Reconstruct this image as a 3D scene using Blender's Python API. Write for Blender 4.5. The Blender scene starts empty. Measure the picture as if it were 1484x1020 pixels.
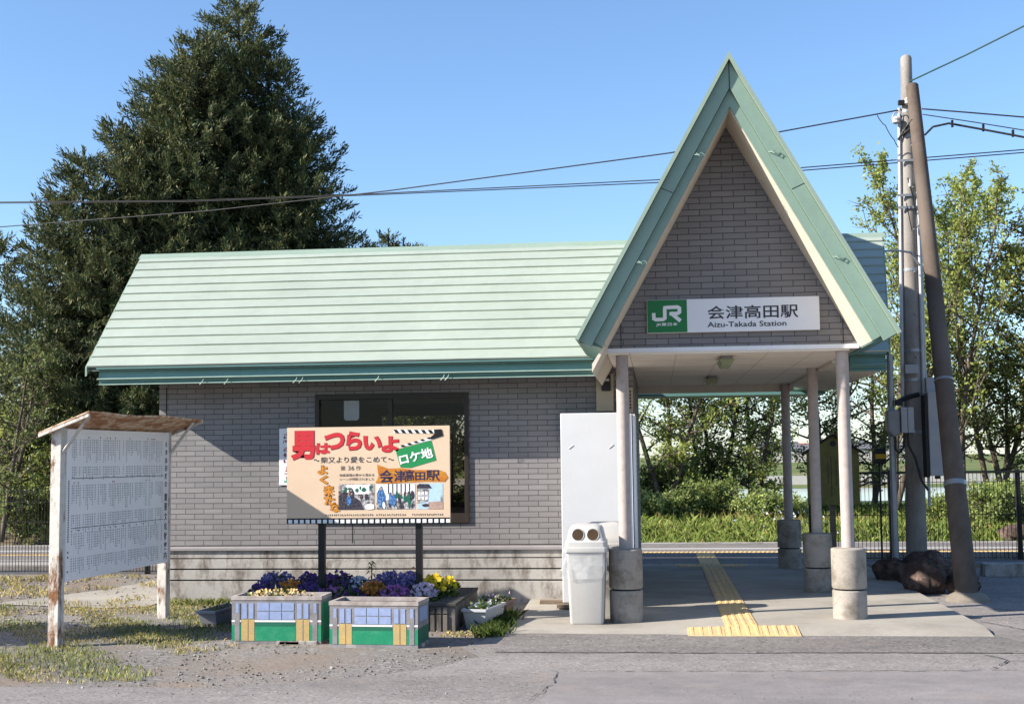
import bpy, math, random
import numpy as np
from mathutils import Vector, Matrix
R = math.radians
SC = bpy.context.scene
COL = SC.collection
# ------------------------------------------------------------------ camera
PSI, TH, RO, FPX = .11003, .08228, .01148, 1872.4
cam = bpy.data.cameras.new('camera'); camo = bpy.data.objects.new('camera', cam); COL.objects.link(camo)
_f = Vector((-math.sin(PSI)*math.cos(TH), math.cos(PSI)*math.cos(TH), math.sin(TH)))
_r = Vector((math.cos(PSI), math.sin(PSI), 0)); _u = _r.cross(_f)
_r2 = math.cos(RO)*_r-math.sin(RO)*_u; _u2 = math.sin(RO)*_r+math.cos(RO)*_u
m = Matrix.Identity(4)
for i in range(3):
    m[i][0] = _r2[i]; m[i][1] = _u2[i]; m[i][2] = -_f[i]
m[2][3] = 1.6
camo.matrix_world = m
cam.sensor_width = 36; cam.lens = FPX/1484*36; cam.clip_end = 6000
SC.camera = camo
# ------------------------------------------------------------------ light
SUN_EL, SUN_AZ = 29.2, 22.0          # light travels towards +X, a little towards +Y
world = bpy.data.worlds.new('World'); SC.world = world; world.use_nodes = True
wn = world.node_tree
sky = wn.nodes.new('ShaderNodeTexSky'); sky.sky_type = 'NISHITA'; sky.sun_disc = False
sky.sun_elevation = R(SUN_EL); sky.sun_rotation = R(270-SUN_AZ)
sky.air_density = 1.0; sky.dust_density = .4; sky.ozone_density = 5.0; sky.altitude = 0
wn.links.new(sky.outputs[0], wn.nodes['Background'].inputs[0]); wn.nodes['Background'].inputs[1].default_value = .102
sl = bpy.data.lights.new('sun', 'SUN'); sl.energy = 5.0; sl.angle = R(.5); sl.color = (1, .93, .82)
so = bpy.data.objects.new('sun', sl); COL.objects.link(so); so.location = (-20, -8, 15)
so.rotation_euler = Vector((math.cos(R(SUN_AZ))*math.cos(R(SUN_EL)), math.sin(R(SUN_AZ))*math.cos(R(SUN_EL)), -math.sin(R(SUN_EL)))).to_track_quat('-Z', 'Y').to_euler()
SC.view_settings.view_transform = 'Standard'; SC.view_settings.look = 'None'; SC.view_settings.exposure = 1.22
try:
    SC.cycles.max_bounces = 8; SC.cycles.transparent_max_bounces = 12
except Exception:
    pass

# ------------------------------------------------------------------ materials
ALB = .62          # real albedos; the exposure is set for them
def rgba(c): return (c[0]*ALB, c[1]*ALB, c[2]*ALB, 1)
class Nt:
    def __init__(s, name):
        s.m = bpy.data.materials.new(name); s.m.use_nodes = True; s.t = s.m.node_tree
        s.b = s.t.nodes['Principled BSDF']; s.out = s.t.nodes['Material Output']
        s.pos = s.n('ShaderNodeNewGeometry').outputs['Position']
    def n(s, typ, **kw):
        x = s.t.nodes.new(typ)
        for k, v in kw.items(): setattr(x, k, v)
        return x
    def l(s, a, b): s.t.links.new(a, b)
    def noise(s, scale, detail=5, rough=.55, stretch=None, seed=0, vec=None):
        v = vec or s.pos
        if stretch or seed:
            mp = s.n('ShaderNodeMapping'); s.l(v, mp.inputs[0])
            if stretch: mp.inputs['Scale'].default_value = stretch
            mp.inputs['Location'].default_value = (seed*3.7, seed*1.3, seed*2.1); v = mp.outputs[0]
        x = s.n('ShaderNodeTexNoise'); s.l(v, x.inputs['Vector'])
        x.inputs['Scale'].default_value = scale; x.inputs['Detail'].default_value = detail; x.inputs['Roughness'].default_value = rough
        return x.outputs['Fac']
    def vor(s, scale, out='Distance', feature='F1'):
        x = s.n('ShaderNodeTexVoronoi', feature=feature); s.l(s.pos, x.inputs['Vector']); x.inputs['Scale'].default_value = scale
        return x.outputs[out]
    def ramp(s, fac, stops):
        x = s.n('ShaderNodeValToRGB'); e = x.color_ramp.elements
        e[0].position, e[0].color = stops[0][0], rgba(stops[0][1]); e[1].position, e[1].color = stops[1][0], rgba(stops[1][1])
        for p, c in stops[2:]:
            q = e.new(p); q.color = rgba(c)
        s.l(fac, x.inputs[0]); return x.outputs[0]
    def step(s, fac, a, b):
        x = s.n('ShaderNodeMapRange'); s.l(fac, x.inputs[0]); x.inputs[1].default_value = a; x.inputs[2].default_value = b
        return x.outputs[0]
    def mix(s, fac, a, b, mode='MIX'):
        x = s.n('ShaderNodeMix', data_type='RGBA', blend_type=mode)
        if isinstance(fac, (int, float)): x.inputs[0].default_value = fac
        else: s.l(fac, x.inputs[0])
        for sock, v in ((x.inputs[6], a), (x.inputs[7], b)):
            if isinstance(v, (tuple, list)): sock.default_value = rgba(v)
            else: s.l(v, sock)
        return x.outputs[2]
    def mul(s, col, fac, lo=.8, hi=1.2):
        x = s.n('ShaderNodeMapRange'); s.l(fac, x.inputs[0]); x.inputs[1].default_value = .3; x.inputs[2].default_value = .7
        x.inputs[3].default_value = lo; x.inputs[4].default_value = hi
        return s.mix(1, col, x.outputs[0], 'MULTIPLY')
    def bump(s, h, strength=.3, dist=.01):
        x = s.n('ShaderNodeBump'); x.inputs['Strength'].default_value = strength; x.inputs['Distance'].default_value = dist
        s.l(h, x.inputs['Height']); s.l(x.outputs[0], s.b.inputs['Normal'])
    def fin(s, col, rough=.7, spec=.3, metal=0):
        if isinstance(col, (tuple, list)): s.b.inputs['Base Color'].default_value = rgba(col)
        else: s.l(col, s.b.inputs['Base Color'])
        s.b.inputs['Roughness'].default_value = rough; s.b.inputs['Specular IOR Level'].default_value = spec; s.b.inputs['Metallic'].default_value = metal
        return s.m

def plain(name, c, rough=.6, var=.12, scale=6, spec=.3, metal=0, bump=0, bscale=80):
    t = Nt(name); col = t.mul(t.mix(0, c, c), t.noise(scale), 1-var, 1+var)
    col = t.mul(col, t.noise(scale*9, 3), 1-var*.5, 1+var*.5)
    if bump: t.bump(t.noise(bscale, 4), bump, .006)
    return t.fin(col, rough, spec, metal)
def two(name, c1, c2, scale, a=.42, b=.6, rough=.75, stretch=None, bump=.2, bscale=90, spec=.2, seed=1):
    t = Nt(name); f = t.step(t.noise(scale, 8, .62, stretch, seed), a, b)
    col = t.mul(t.mix(f, c1, c2), t.noise(scale*12, 3, .6, None, seed+2), .86, 1.14)
    if bump: t.bump(t.noise(bscale, 5), bump, .006)
    return t.fin(col, rough, spec)
def leafmat(name, stops, trans=.35, rough=.55, k=1.75):
    t = Nt(name); g = t.n('ShaderNodeNewGeometry'); col = t.ramp(g.outputs['Random Per Island'], [(p, tuple(min(.95, q*k) for q in c)) for p, c in stops])
    col = t.mul(col, t.noise(1.3, 3), .72, 1.28)
    t.fin(col, rough, .25)
    tr = t.n('ShaderNodeBsdfTranslucent'); t.l(col, tr.inputs[0])
    mx = t.n('ShaderNodeMixShader'); mx.inputs[0].default_value = trans
    t.l(t.b.outputs[0], mx.inputs[1]); t.l(tr.outputs[0], mx.inputs[2]); t.l(mx.outputs[0], t.out.inputs[0])
    return t.m

def brickmat():
    t = Nt('brick_tile'); sx = t.n('ShaderNodeSeparateXYZ'); t.l(t.pos, sx.inputs[0])
    ad = t.n('ShaderNodeMath', operation='ADD'); t.l(sx.outputs[0], ad.inputs[0]); t.l(sx.outputs[1], ad.inputs[1])
    cb = t.n('ShaderNodeCombineXYZ')
    ax = t.n('ShaderNodeMath', operation='ADD'); t.l(ad.outputs[0], ax.inputs[0]); ax.inputs[1].default_value = -14.95+5.696+.228*60
    az = t.n('ShaderNodeMath', operation='ADD'); t.l(sx.outputs[2], az.inputs[0]); az.inputs[1].default_value = -.617+.0622*20+.003
    t.l(ax.outputs[0], cb.inputs[0]); t.l(az.outputs[0], cb.inputs[1])
    br = t.n('ShaderNodeTexBrick'); t.l(cb.outputs[0], br.inputs['Vector'])
    br.offset = .5; br.inputs['Scale'].default_value = 1; br.inputs['Brick Width'].default_value = .228; br.inputs['Row Height'].default_value = .0622
    br.inputs['Mortar Size'].default_value = .0042; br.inputs['Mortar Smooth'].default_value = .15; br.inputs['Bias'].default_value = 0
    br.inputs['Color1'].default_value = (.205, .193, .193, 1); br.inputs['Color2'].default_value = (.172, .162, .164, 1); br.inputs['Mortar'].default_value = (.062, .057, .061, 1)
    col = t.mul(br.outputs['Color'], t.noise(1.1, 5), .9, 1.1)
    col = t.mul(col, t.noise(9, 4, .6, (.35, .35, 22)), .86, 1.12)
    h = t.n('ShaderNodeMath', operation='SUBTRACT'); h.inputs[0].default_value = 1; t.l(br.outputs['Fac'], h.inputs[1])
    h2 = t.n('ShaderNodeMath', operation='MULTIPLY_ADD'); t.l(t.noise(14, 3, .5, (.3, .3, 26)), h2.inputs[0]); h2.inputs[1].default_value = .16; t.l(h.outputs[0], h2.inputs[2])
    t.bump(h2.outputs[0], .6, .005)
    return t.fin(col, .62, .3)
def concrete(name, c, stain=.5, dark=(.12, .105, .09), scale=2.2, streak=True, seed=3, rough=.85):
    t = Nt(name); base = t.mul(t.mix(0, c, c), t.noise(1.2, 6, .6, None, seed), .85, 1.12)
    base = t.mul(base, t.noise(60, 4, .7), .88, 1.12)
    f = t.step(t.noise(scale, 9, .68, (1, 1, .45) if streak else None, seed+5), .47, .64)
    mm = t.n('ShaderNodeMath', operation='MULTIPLY'); t.l(f, mm.inputs[0]); mm.inputs[1].default_value = stain
    col = t.mix(mm.outputs[0], base, dark)
    t.bump(t.noise(120, 5, .7), .25, .006)
    return t.fin(col, rough, .2)
def rusty(name, paint, amount=.5, stretch=(1, 1, .35), seed=1, scale=7, k=1.0):
    t = Nt(name); f = t.step(t.noise(scale, 9, .7, stretch, seed), .66-amount*.32, .74-amount*.26)
    ru = t.ramp(t.noise(30, 6, .7, None, seed+4), [(.3, (.13*k, .05*k, .025*k)), (.7, (.42*k, .2*k, .085*k))])
    col = t.mix(f, t.mul(t.mix(0, paint, paint), t.noise(15, 5), .86, 1.1), ru)
    t.bump(f, .3, .004)
    return t.fin(col, .75, .25)
def gravel():
    t = Nt('gravel_ground'); g = t.vor(38, 'Color'); sp = t.n('ShaderNodeSeparateXYZ'); t.l(g, sp.inputs[0])
    st = t.ramp(sp.outputs[0], [(0, (.18, .168, .16)), (.55, (.32, .295, .275)), (1, (.5, .47, .44))])
    fine = t.ramp(t.noise(70, 5, .75), [(.3, (.20, .18, .165)), (.7, (.42, .385, .355))])
    col = t.mix(t.step(t.noise(6, 6, .7), .42, .6), fine, st)
    dirt = t.ramp(t.noise(24, 5, .7, None, 4), [(.3, (.25, .195, .155)), (.7, (.43, .345, .275))])
    col = t.mix(t.step(t.noise(.9, 6, .6, None, 2), .46, .66), col, dirt)
    col = t.mul(col, t.noise(.5, 4, .5, None, 6), .86, 1.12)
    t.bump(t.noise(45, 5, .7), .5, .02)
    return t.fin(col, .95, .1)
def asphalt(name, c, speck=.35, seed=0, sc=60, bs=.5):
    t = Nt(name); col = t.mix(0, c, c)
    col = t.mul(col, t.noise(sc, 6, .8, None, seed), 1-speck, 1+speck)
    v = t.n('ShaderNodeSeparateXYZ'); t.l(t.vor(sc*.75, 'Color'), v.inputs[0])
    q = 1+speck*1.3; col = t.mix(t.step(v.outputs[0], .86, .9), col, (c[0]*q, c[1]*q, c[2]*q))
    q = 1-speck*1.4; col = t.mix(t.step(v.outputs[1], .88, .92), col, (c[0]*q, c[1]*q, c[2]*q))
    col = t.mul(col, t.noise(.7, 6, .6, (.5, 1.6, 1), seed), .82, 1.14)
    col = t.mul(col, t.noise(5, 6, .65, None, seed+3), .88, 1.1)
    col = t.mix(t.step(t.noise(1.4, 7, .65, None, seed+7), .58, .8), col, (c[0]*1.2, c[1]*1.1, c[2]*1.0))
    t.bump(t.noise(sc, 5, .8), bs, .01)
    return t.fin(col, .92, .15)

def printmat(name, stops, sc):
    t = Nt(name); return t.fin(t.ramp(t.noise(sc, 4, .75), stops), .5, .2)
MB_BRICK = brickmat()
M_FOUND = concrete('foundation_concrete', (.535, .505, .47), .85, (.16, .125, .10), 6.5, True, 2)
M_SLAB = concrete('slab_concrete', (.52, .475, .41), .35, (.2, .175, .15), 1.3, False, 4)
M_BASE = concrete('column_base_concrete', (.50, .45, .395), .7, (.19, .155, .12), 4.2, False, 8)
M_BED = concrete('bed_concrete', (.24, .215, .19), .8, (.06, .055, .05), 5, True, 11)
M_BEDTOP = concrete('bed_top', (.10, .095, .09), .6, (.04, .04, .04), 5, False, 12)
M_ROOF = plain('pale_green_roof', (.505, .57, .485), .5, .07, .9, .35)
M_ROOF2 = plain('green_ridge', (.36, .47, .38), .5, .06, 2, .35)
M_FASC = plain('green_fascia_paint', (.30, .435, .355), .45, .08, 1.2, .4)
M_EAVE = plain('teal_eave_paint', (.16, .34, .32), .4, .08, 1.2, .4)
M_LIP = plain('pale_lip', (.45, .58, .5), .45, .1)
M_CREAM = plain('cream_soffit', (.95, .85, .70), .7, .06)
M_CEIL = plain('ceiling_board', (1.25, 1.13, .98), .75, .05)
M_WHITE = plain('white_enamel', (.86, .86, .88), .35, .03, 3, .4)
M_TRIM = plain('white_trim', (1.1, 1.1, 1.15), .4, .04, 4, .4)
M_SILL = plain('sill_metal', (.36, .33, .33), .45, .08, 5, .4)
M_COL = rusty('column_paint', (.60, .51, .47), .04, (1, 1, .6), 3, 22)
M_JOINT = plain('dark_joint', (.03, .028, .03), .8, .1)
M_BRONZE = plain('bronze_frame', (.045, .032, .026), .45, .15)
M_ROOM = plain('room_wall', (.34, .26, .18), .8, .06)
M_DARK = plain('black_plastic', (.018, .018, .02), .5, .15)
M_BLACK = plain('black_paint', (.012, .012, .013), .45, .2)
M_GREY = plain('grey_box_paint', (.33, .33, .34), .5, .08)
M_GREYL = plain('light_grey_paint', (.5, .5, .52), .5, .08)
M_STEEL = plain('galvanised_steel', (.42, .44, .47), .42, .12, 8, .5, .35)
M_CONDUIT = plain('white_conduit', (.7, .7, .72), .45, .08)
M_BEIGE = plain('beige_plastic', (.52, .44, .32), .55, .06)
M_POLE = concrete('pole_concrete', (.40, .365, .33), .6, (.15, .11, .085), 1.6, True, 14)
M_PROP = concrete('prop_concrete', (.195, .152, .124), .65, (.09, .062, .047), 1.7, True, 17)
M_FOOT = concrete('footing_concrete', (.36, .31, .26), .4, (.16, .13, .1), 4, False, 21)
M_YEL = two('tactile_yellow', (1.02, .68, .30), (.78, .56, .32), 3.2, .42, .68, .7, None, .2, 70)
M_RUSTW = rusty('rusty_white_paint', (.88, .82, .75), .44, (1, 1, .35), 2, 8)
M_RUSTR = rusty('rusty_roof_sheet', (.98, .75, .53), .68, (1, .5, 1), 6, 9, 1.9)
M_PANELW = plain('white_board', (1.24, 1.2, 1.22), .5, .04, 2)
M_INK = plain('dark_ink', (.06, .06, .075), .7, .05)
M_INKG = plain('grey_ink', (.34, .34, .39), .7, .1, 30)
M_INKR = plain('red_ink', (.5, .06, .05), .7, .05)
M_PEACH = plain('peach_print', (.98, .725, .51), .5, .03)
M_RED = plain('red_print', (.78, .035, .05), .5, .03)
M_REDD = plain('dark_red_print', (.28, .02, .03), .5, .03)
M_ORNG = plain('orange_print', (.86, .33, .03), .5, .05)
M_BROWN = plain('brown_print', (.20, .07, .02), .5, .05)
M_PLANK = two('plank_print', (.80, .36, .05), (.66, .2, .03), 6, .4, .6, .5, (1, 1, 4), 0)
M_GRN = plain('green_print', (.02, .34, .10), .5, .03)
M_JRG = plain('sign_green', (.012, .24, .062), .4, .03)
M_NAVY = plain('navy_print', (.03, .03, .10), .5, .05)
M_PWHT = plain('white_print', (1.15, 1.15, 1.15), .5, .02)
M_FWHT = plain('sign_face_white', (1.08, 1.08, 1.12), .4, .02)
M_SKYP = plain('photo_sky', (.62, .85, 1.0), .5, .15)
M_PBLUE = printmat('photo_blue', [(.35, (.02, .06, .2)), (.5, (.07, .22, .55)), (.68, (.35, .6, .9))], 55)
M_PGREY = printmat('photo_grey', [(.3, (.03, .03, .04)), (.45, (.22, .2, .2)), (.55, (.62, .6, .6)), (.68, (1.0, 1.0, 1.05))], 34)
M_PDARK = printmat('photo_dark', [(.35, (.02, .02, .03)), (.5, (.05, .055, .09)), (.6, (.16, .12, .11)), (.7, (.5, .42, .4))], 60)
M_PSKIN = plain('photo_pink', (.62, .42, .34), .5, .2, 40)
M_PLW = two('planter_grey_paint', (.36, .34, .35), (.28, .26, .26), 9, .4, .62, .7)
M_PLRIM = two('planter_rim', (.60, .54, .50), (.42, .35, .32), 9, .4, .62, .8)
M_PLBLUE = plain('planter_blue', (.37, .46, .72), .7, .1, 20)
M_PLYEL = two('planter_yellow', (.72, .50, .19), (.62, .45, .22), 9, .4, .62, .7)
M_PLGRN = two('planter_green', (.02, .32, .16), (.06, .38, .2), 8, .45, .66, .7)
M_PLGRD = plain('planter_dark_green', (.012, .17, .10), .7, .1)
M_SOIL = two('soil', (.06, .04, .03), (.13, .085, .06), 14, .4, .6, .95, None, .6, 60)
M_BIN = plain('bin_plastic', (.68, .655, .62), .45, .05, 4, .4)
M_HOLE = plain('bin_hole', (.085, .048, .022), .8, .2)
M_WOOD = two('weathered_wood', (.32, .24, .17), (.2, .15, .11), 5, .4, .6, .85, (.4, 6, 6))
M_OLIVE = two('olive_board', (.30, .27, .085), (.25, .22, .07), 4, .4, .6, .7)
M_ROCK = two('rock', (.075, .052, .045), (.27, .19, .155), 7, .48, .7, .9, None, 1.0, 16)
M_BARK = two('bark', (.10, .075, .055), (.22, .175, .14), 9, .4, .6, .95, (1, 1, .3), .5, 40)
M_BARKD = two('dark_bark', (.045, .035, .028), (.09, .07, .055), 9, .4, .6, .95, (1, 1, .3), .5, 40)
M_SPRUCE = leafmat('spruce_needles', [(0, (.022, .042, .022)), (.45, (.056, .072, .028)), (.8, (.10, .106, .042)), (1, (.135, .13, .052))], .2, .6, 1.95)
M_LEAFL = leafmat('young_leaves', [(0, (.13, .17, .035)), (.5, (.215, .255, .06)), (1, (.33, .345, .11))], .5, .55, 2.1)
M_LEAFM = leafmat('mid_leaves', [(0, (.07, .10, .03)), (.5, (.125, .16, .05)), (1, (.22, .24, .085))], .4)
M_LEAFD = leafmat('dark_leaves', [(0, (.03, .055, .016)), (.5, (.055, .09, .022)), (1, (.12, .135, .04))], .25)
M_LEAFY = leafmat('olive_leaves', [(0, (.06, .08, .018)), (.5, (.13, .14, .03)), (1, (.22, .2, .055))], .3)
M_GRASS = leafmat('green_grass', [(0, (.11, .145, .035)), (.5, (.19, .215, .065)), (1, (.31, .30, .13))], .3)
M_GRASSF = leafmat('bank_grass', [(0, (.11, .165, .035)), (.5, (.19, .25, .065)), (1, (.31, .33, .12))], .5, .6, 2.5)
M_BUSH = leafmat('bush_leaves', [(0, (.11, .15, .04)), (.5, (.19, .235, .07)), (1, (.30, .33, .13))], .5, .55, 2.2)
M_DRY = leafmat('dry_grass', [(0, (.15, .17, .04)), (.4, (.33, .27, .10)), (1, (.5, .40, .2))], .25)
M_WEED = leafmat('weed_leaves', [(0, (.05, .10, .02)), (.6, (.11, .17, .035)), (1, (.2, .24, .06))], .3, .55, 1.1)
M_PEB = leafmat('pebbles', [(0, (.12, .11, .10)), (.6, (.26, .235, .215)), (1, (.48, .44, .41))], 0, .9, 1.05)
M_GRAV = gravel()
M_ASPH = asphalt('worn_asphalt', (.345, .314, .298), .22, 1, 70, .3)
M_ASPHD = asphalt('dark_asphalt_strip', (.28, .256, .242), .32, 4, 60, .5)
M_ROAD = asphalt('road_asphalt', (.345, .315, .306), .09, 2, 110, .1)
M_PLAT = asphalt('platform_asphalt', (.30, .27, .25), .2, 9, 40, .2)
M_CRACK = plain('crack_dark', (.05, .042, .038), .95, .2)
M_FIELD = two('field_green', (.12, .19, .03), (.30, .27, .12), .12, .45, .6, .95, None, 0)
M_BANK = two('bank_soil', (.14, .13, .05), (.24, .19, .12), 1.2, .4, .6, .95, None, .5, 20)
M_FLINE = plain('pale_rail_paint', (.62, .6, .58), .7, .05)
M_WATER = Nt('paddy_water').fin((.10, .13, .17), .08, .6)
M_WIRE = plain('wire_black', (.02, .02, .022), .6, .1)
M_WIREG = plain('wire_green', (.03, .10, .085), .6, .1)
M_PORC = plain('porcelain', (.72, .68, .64), .3, .05)
M_LAMP = plain('lamp_cover', (.36, .40, .24), .4, .1)
M_BALLAST = two('ballast', (.16, .11, .085), (.27, .2, .16), 20, .4, .6, .95, None, .8, 60)
M_TROUGH = plain('white_plastic', (.62, .63, .66), .5, .06)
M_TROUGHG = plain('grey_plastic', (.36, .36, .40), .5, .08)
M_CLAYPOT = plain('clay_pot', (.35, .24, .19), .8, .1)
M_H = [plain('house_wall_pale', (.6, .58, .54), .8), plain('house_roof_red', (.35, .13, .1), .7), plain('house_roof_grey', (.2, .2, .23), .7)]
def fl(name, a, b): return leafmat(name, [(0, a), (1, b)], .2, k=1.3)
M_FL = dict(purple=fl('petal_purple', (.025, .012, .075), (.13, .05, .26)), violet=fl('petal_violet', (.055, .035, .2), (.3, .26, .55)),
            orange=fl('petal_orange', (.48, .11, .012), (.78, .3, .03)), white=fl('petal_pale_blue', (.28, .34, .52), (.74, .76, .82)),
            magenta=fl('petal_magenta', (.2, .04, .22), (.5, .2, .5)), pink=fl('petal_pink', (.48, .32, .48), (.8, .66, .76)),
            yellow=fl('petal_yellow', (.75, .42, .01), (.9, .68, .03)), dried=fl('petal_apricot', (.6, .3, .08), (.82, .6, .3)))
def glassmat():
    t = Nt('window_glass'); tr = t.n('ShaderNodeBsdfTransparent'); tr.inputs[0].default_value = (.72, .70, .66, 1)
    gl = t.n('ShaderNodeBsdfGlossy'); gl.inputs['Roughness'].default_value = .015
    fr = t.n('ShaderNodeFresnel'); fr.inputs[0].default_value = 1.28
    mx = t.n('ShaderNodeMixShader'); t.l(fr.outputs[0], mx.inputs[0]); t.l(tr.outputs[0], mx.inputs[1]); t.l(gl.outputs[0], mx.inputs[2]); t.l(mx.outputs[0], t.out.inputs[0])
    return t.m
M_GLASS = glassmat()
def bagmat():
    t = Nt('clear_bag'); t.fin((.78, .8, .84), .25, .5); t.bump(t.noise(14, 3, .5), .5, .02)
    tr = t.n('ShaderNodeBsdfTransparent'); mx = t.n('ShaderNodeMixShader')
    t.l(t.ramp(t.noise(12, 4), [(.35, (.2,)*3), (.65, (.65,)*3)]), mx.inputs[0]); t.l(tr.outputs[0], mx.inputs[1]); t.l(t.b.outputs[0], mx.inputs[2]); t.l(mx.outputs[0], t.out.inputs[0])
    return t.m
M_BAG = bagmat()

# ------------------------------------------------------------------ geometry helpers
WLOC = {}
class MB:
    def __init__(s): s.v = []; s.f = []
    def poly(s, pts):
        b = len(s.v); s.v += [tuple(p) for p in pts]; s.f.append(tuple(range(b, b+len(pts)))); return s
    def box(s, x0, x1, y0, y1, z0, z1):
        b = len(s.v); s.v += [(x, y, z) for z in (z0, z1) for y in (y0, y1) for x in (x0, x1)]
        s.f += [tuple(b+i for i in q) for q in ((0, 2, 3, 1), (4, 5, 7, 6), (0, 1, 5, 4), (2, 6, 7, 3), (0, 4, 6, 2), (1, 3, 7, 5))]; return s
    def hexa(s, p):      # 4 bottom + 4 top points, same winding
        b = len(s.v); s.v += [tuple(q) for q in p]
        s.f += [tuple(b+i for i in q) for q in ((3, 2, 1, 0), (4, 5, 6, 7), (0, 1, 5, 4), (1, 2, 6, 5), (2, 3, 7, 6), (3, 0, 4, 7))]; return s
    def prism(s, pts, d):   # closed polygon of 3-D points pushed along d
        b = len(s.v); n = len(pts); s.v += [tuple(p) for p in pts]+[(p[0]+d[0], p[1]+d[1], p[2]+d[2]) for p in pts]
        s.f.append(tuple(range(b, b+n))[::-1]); s.f.append(tuple(range(b+n, b+2*n)))
        for i in range(n):
            j = (i+1) % n; s.f.append((b+i, b+j, b+n+j, b+n+i))
        return s
    def tube(s, pts, r, n=8, cap=True):
        pts = [Vector(p) for p in pts]; rr = r if isinstance(r, (list, tuple)) else [r]*len(pts); b = len(s.v); ref = None
        for i, p in enumerate(pts):
            t = (pts[min(i+1, len(pts)-1)]-pts[max(i-1, 0)]).normalized()
            a = Vector((0, 0, 1)) if abs(t.z) < .9 else Vector((1, 0, 0))
            if ref is None: ref = a.cross(t).normalized()
            ref = (ref-t*ref.dot(t)).normalized(); w = t.cross(ref)
            for k in range(n):
                an = 2*math.pi*k/n; q = p+(ref*math.cos(an)+w*math.sin(an))*rr[i]; s.v.append(tuple(q))
        for i in range(len(pts)-1):
            for k in range(n):
                a, c = b+i*n+k, b+i*n+(k+1) % n; s.f.append((a, c, c+n, a+n))
        if cap:
            s.f.append(tuple(range(b, b+n))[::-1]); s.f.append(tuple(range(b+(len(pts)-1)*n, b+len(pts)*n)))
        return s
    def lathe(s, cx, cy, prof, n=28, sx=1, sy=1):   # prof: (r,z) bottom to top
        b = len(s.v)
        for r, z in prof:
            for k in range(n):
                a = 2*math.pi*k/n; s.v.append((cx+r*sx*math.cos(a), cy+r*sy*math.sin(a), z))
        for i in range(len(prof)-1):
            for k in range(n):
                a, c = b+i*n+k, b+i*n+(k+1) % n; s.f.append((a, c, c+n, a+n))
        s.f.append(tuple(range(b, b+n))[::-1]); s.f.append(tuple(range(b+(len(prof)-1)*n, b+len(prof)*n))); return s
    def loft(s, rings, caps=(1, 1)):
        b = len(s.v); n = len(rings[0])
        for r in rings: s.v += [tuple(p) for p in r]
        for i in range(len(rings)-1):
            for k in range(n):
                a, c = b+i*n+k, b+i*n+(k+1) % n; s.f.append((a, c, c+n, a+n))
        if caps[0]: s.f.append(tuple(range(b, b+n))[::-1])
        if caps[1]: s.f.append(tuple(range(b+(len(rings)-1)*n, b+len(rings)*n)))
        return s
    def raw(s, v, f):
        b = len(s.v); s.v += [tuple(p) for p in v]; s.f += [tuple(b+i for i in q) for q in f]; return s
    def build(s, name, mat, parent=None, smooth=False, loc=None, bevel=0):
        me = bpy.data.meshes.new(name); o = bpy.data.objects.new(name, me); COL.objects.link(o)
        if parent is not None: L = WLOC[parent.name]; o.parent = parent
        else:
            L = Vector(loc) if loc is not None else Vector((0, 0, 0)); o.location = L
        WLOC[o.name] = Vector(L)
        me.from_pydata([(a-L.x, b-L.y, c-L.z) for a, b, c in s.v], [], s.f); me.materials.append(mat)
        if smooth:
            me.polygons.foreach_set('use_smooth', [True]*len(me.polygons))
            if smooth != 'all': me.set_sharp_from_angle(angle=R(35))
        if bevel:
            bv = o.modifiers.new('bevel', 'BEVEL'); bv.width = bevel; bv.segments = 2; bv.limit_method = 'ANGLE'; bv.angle_limit = R(40)
        me.update(); return o
def each(mb, name, mat, parent, **kw):
    """every connected island of mb becomes a part of its own"""
    p = list(range(len(mb.v)))
    def fd(i):
        while p[i] != i: p[i] = p[p[i]]; i = p[i]
        return i
    for f in mb.f:
        for j in f[1:]: p[fd(j)] = fd(f[0])
    G = {}
    for f in mb.f: G.setdefault(fd(f[0]), []).append(f)
    out = []
    for fs in G.values():
        ix = {}; q = MB()
        for f in fs:
            for i in f:
                if i not in ix: ix[i] = len(q.v); q.v.append(mb.v[i])
            q.f.append(tuple(ix[i] for i in f))
        out.append(q.build(name, mat, parent, **kw))
    return out
def tag(o, label=None, cat=None, group=None, kind=None):
    if label: o['label'] = label
    if cat: o['category'] = cat
    if group: o['group'] = group
    if kind: o['kind'] = kind
    return o
def thing(name, label, cat, loc, group=None):
    o = bpy.data.objects.new(name, None); COL.objects.link(o); o.location = loc; o.empty_display_size = .2; WLOC[o.name] = Vector(loc)
    return tag(o, label, cat, group)
def struct(o, label=None):
    o['kind'] = 'structure'
    if label: o['label'] = label
    return o
def copy_thing(root, loc, label, rotz=None):
    r = root.copy(); COL.objects.link(r); r.location = loc; r['label'] = label
    if rotz is not None: r.rotation_euler = (0, 0, rotz)
    for ch in list(root.children):
        c = ch.copy(); COL.objects.link(c); c.parent = r
        for g in list(ch.children):
            d = g.copy(); COL.objects.link(d); d.parent = c
    return r
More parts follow.
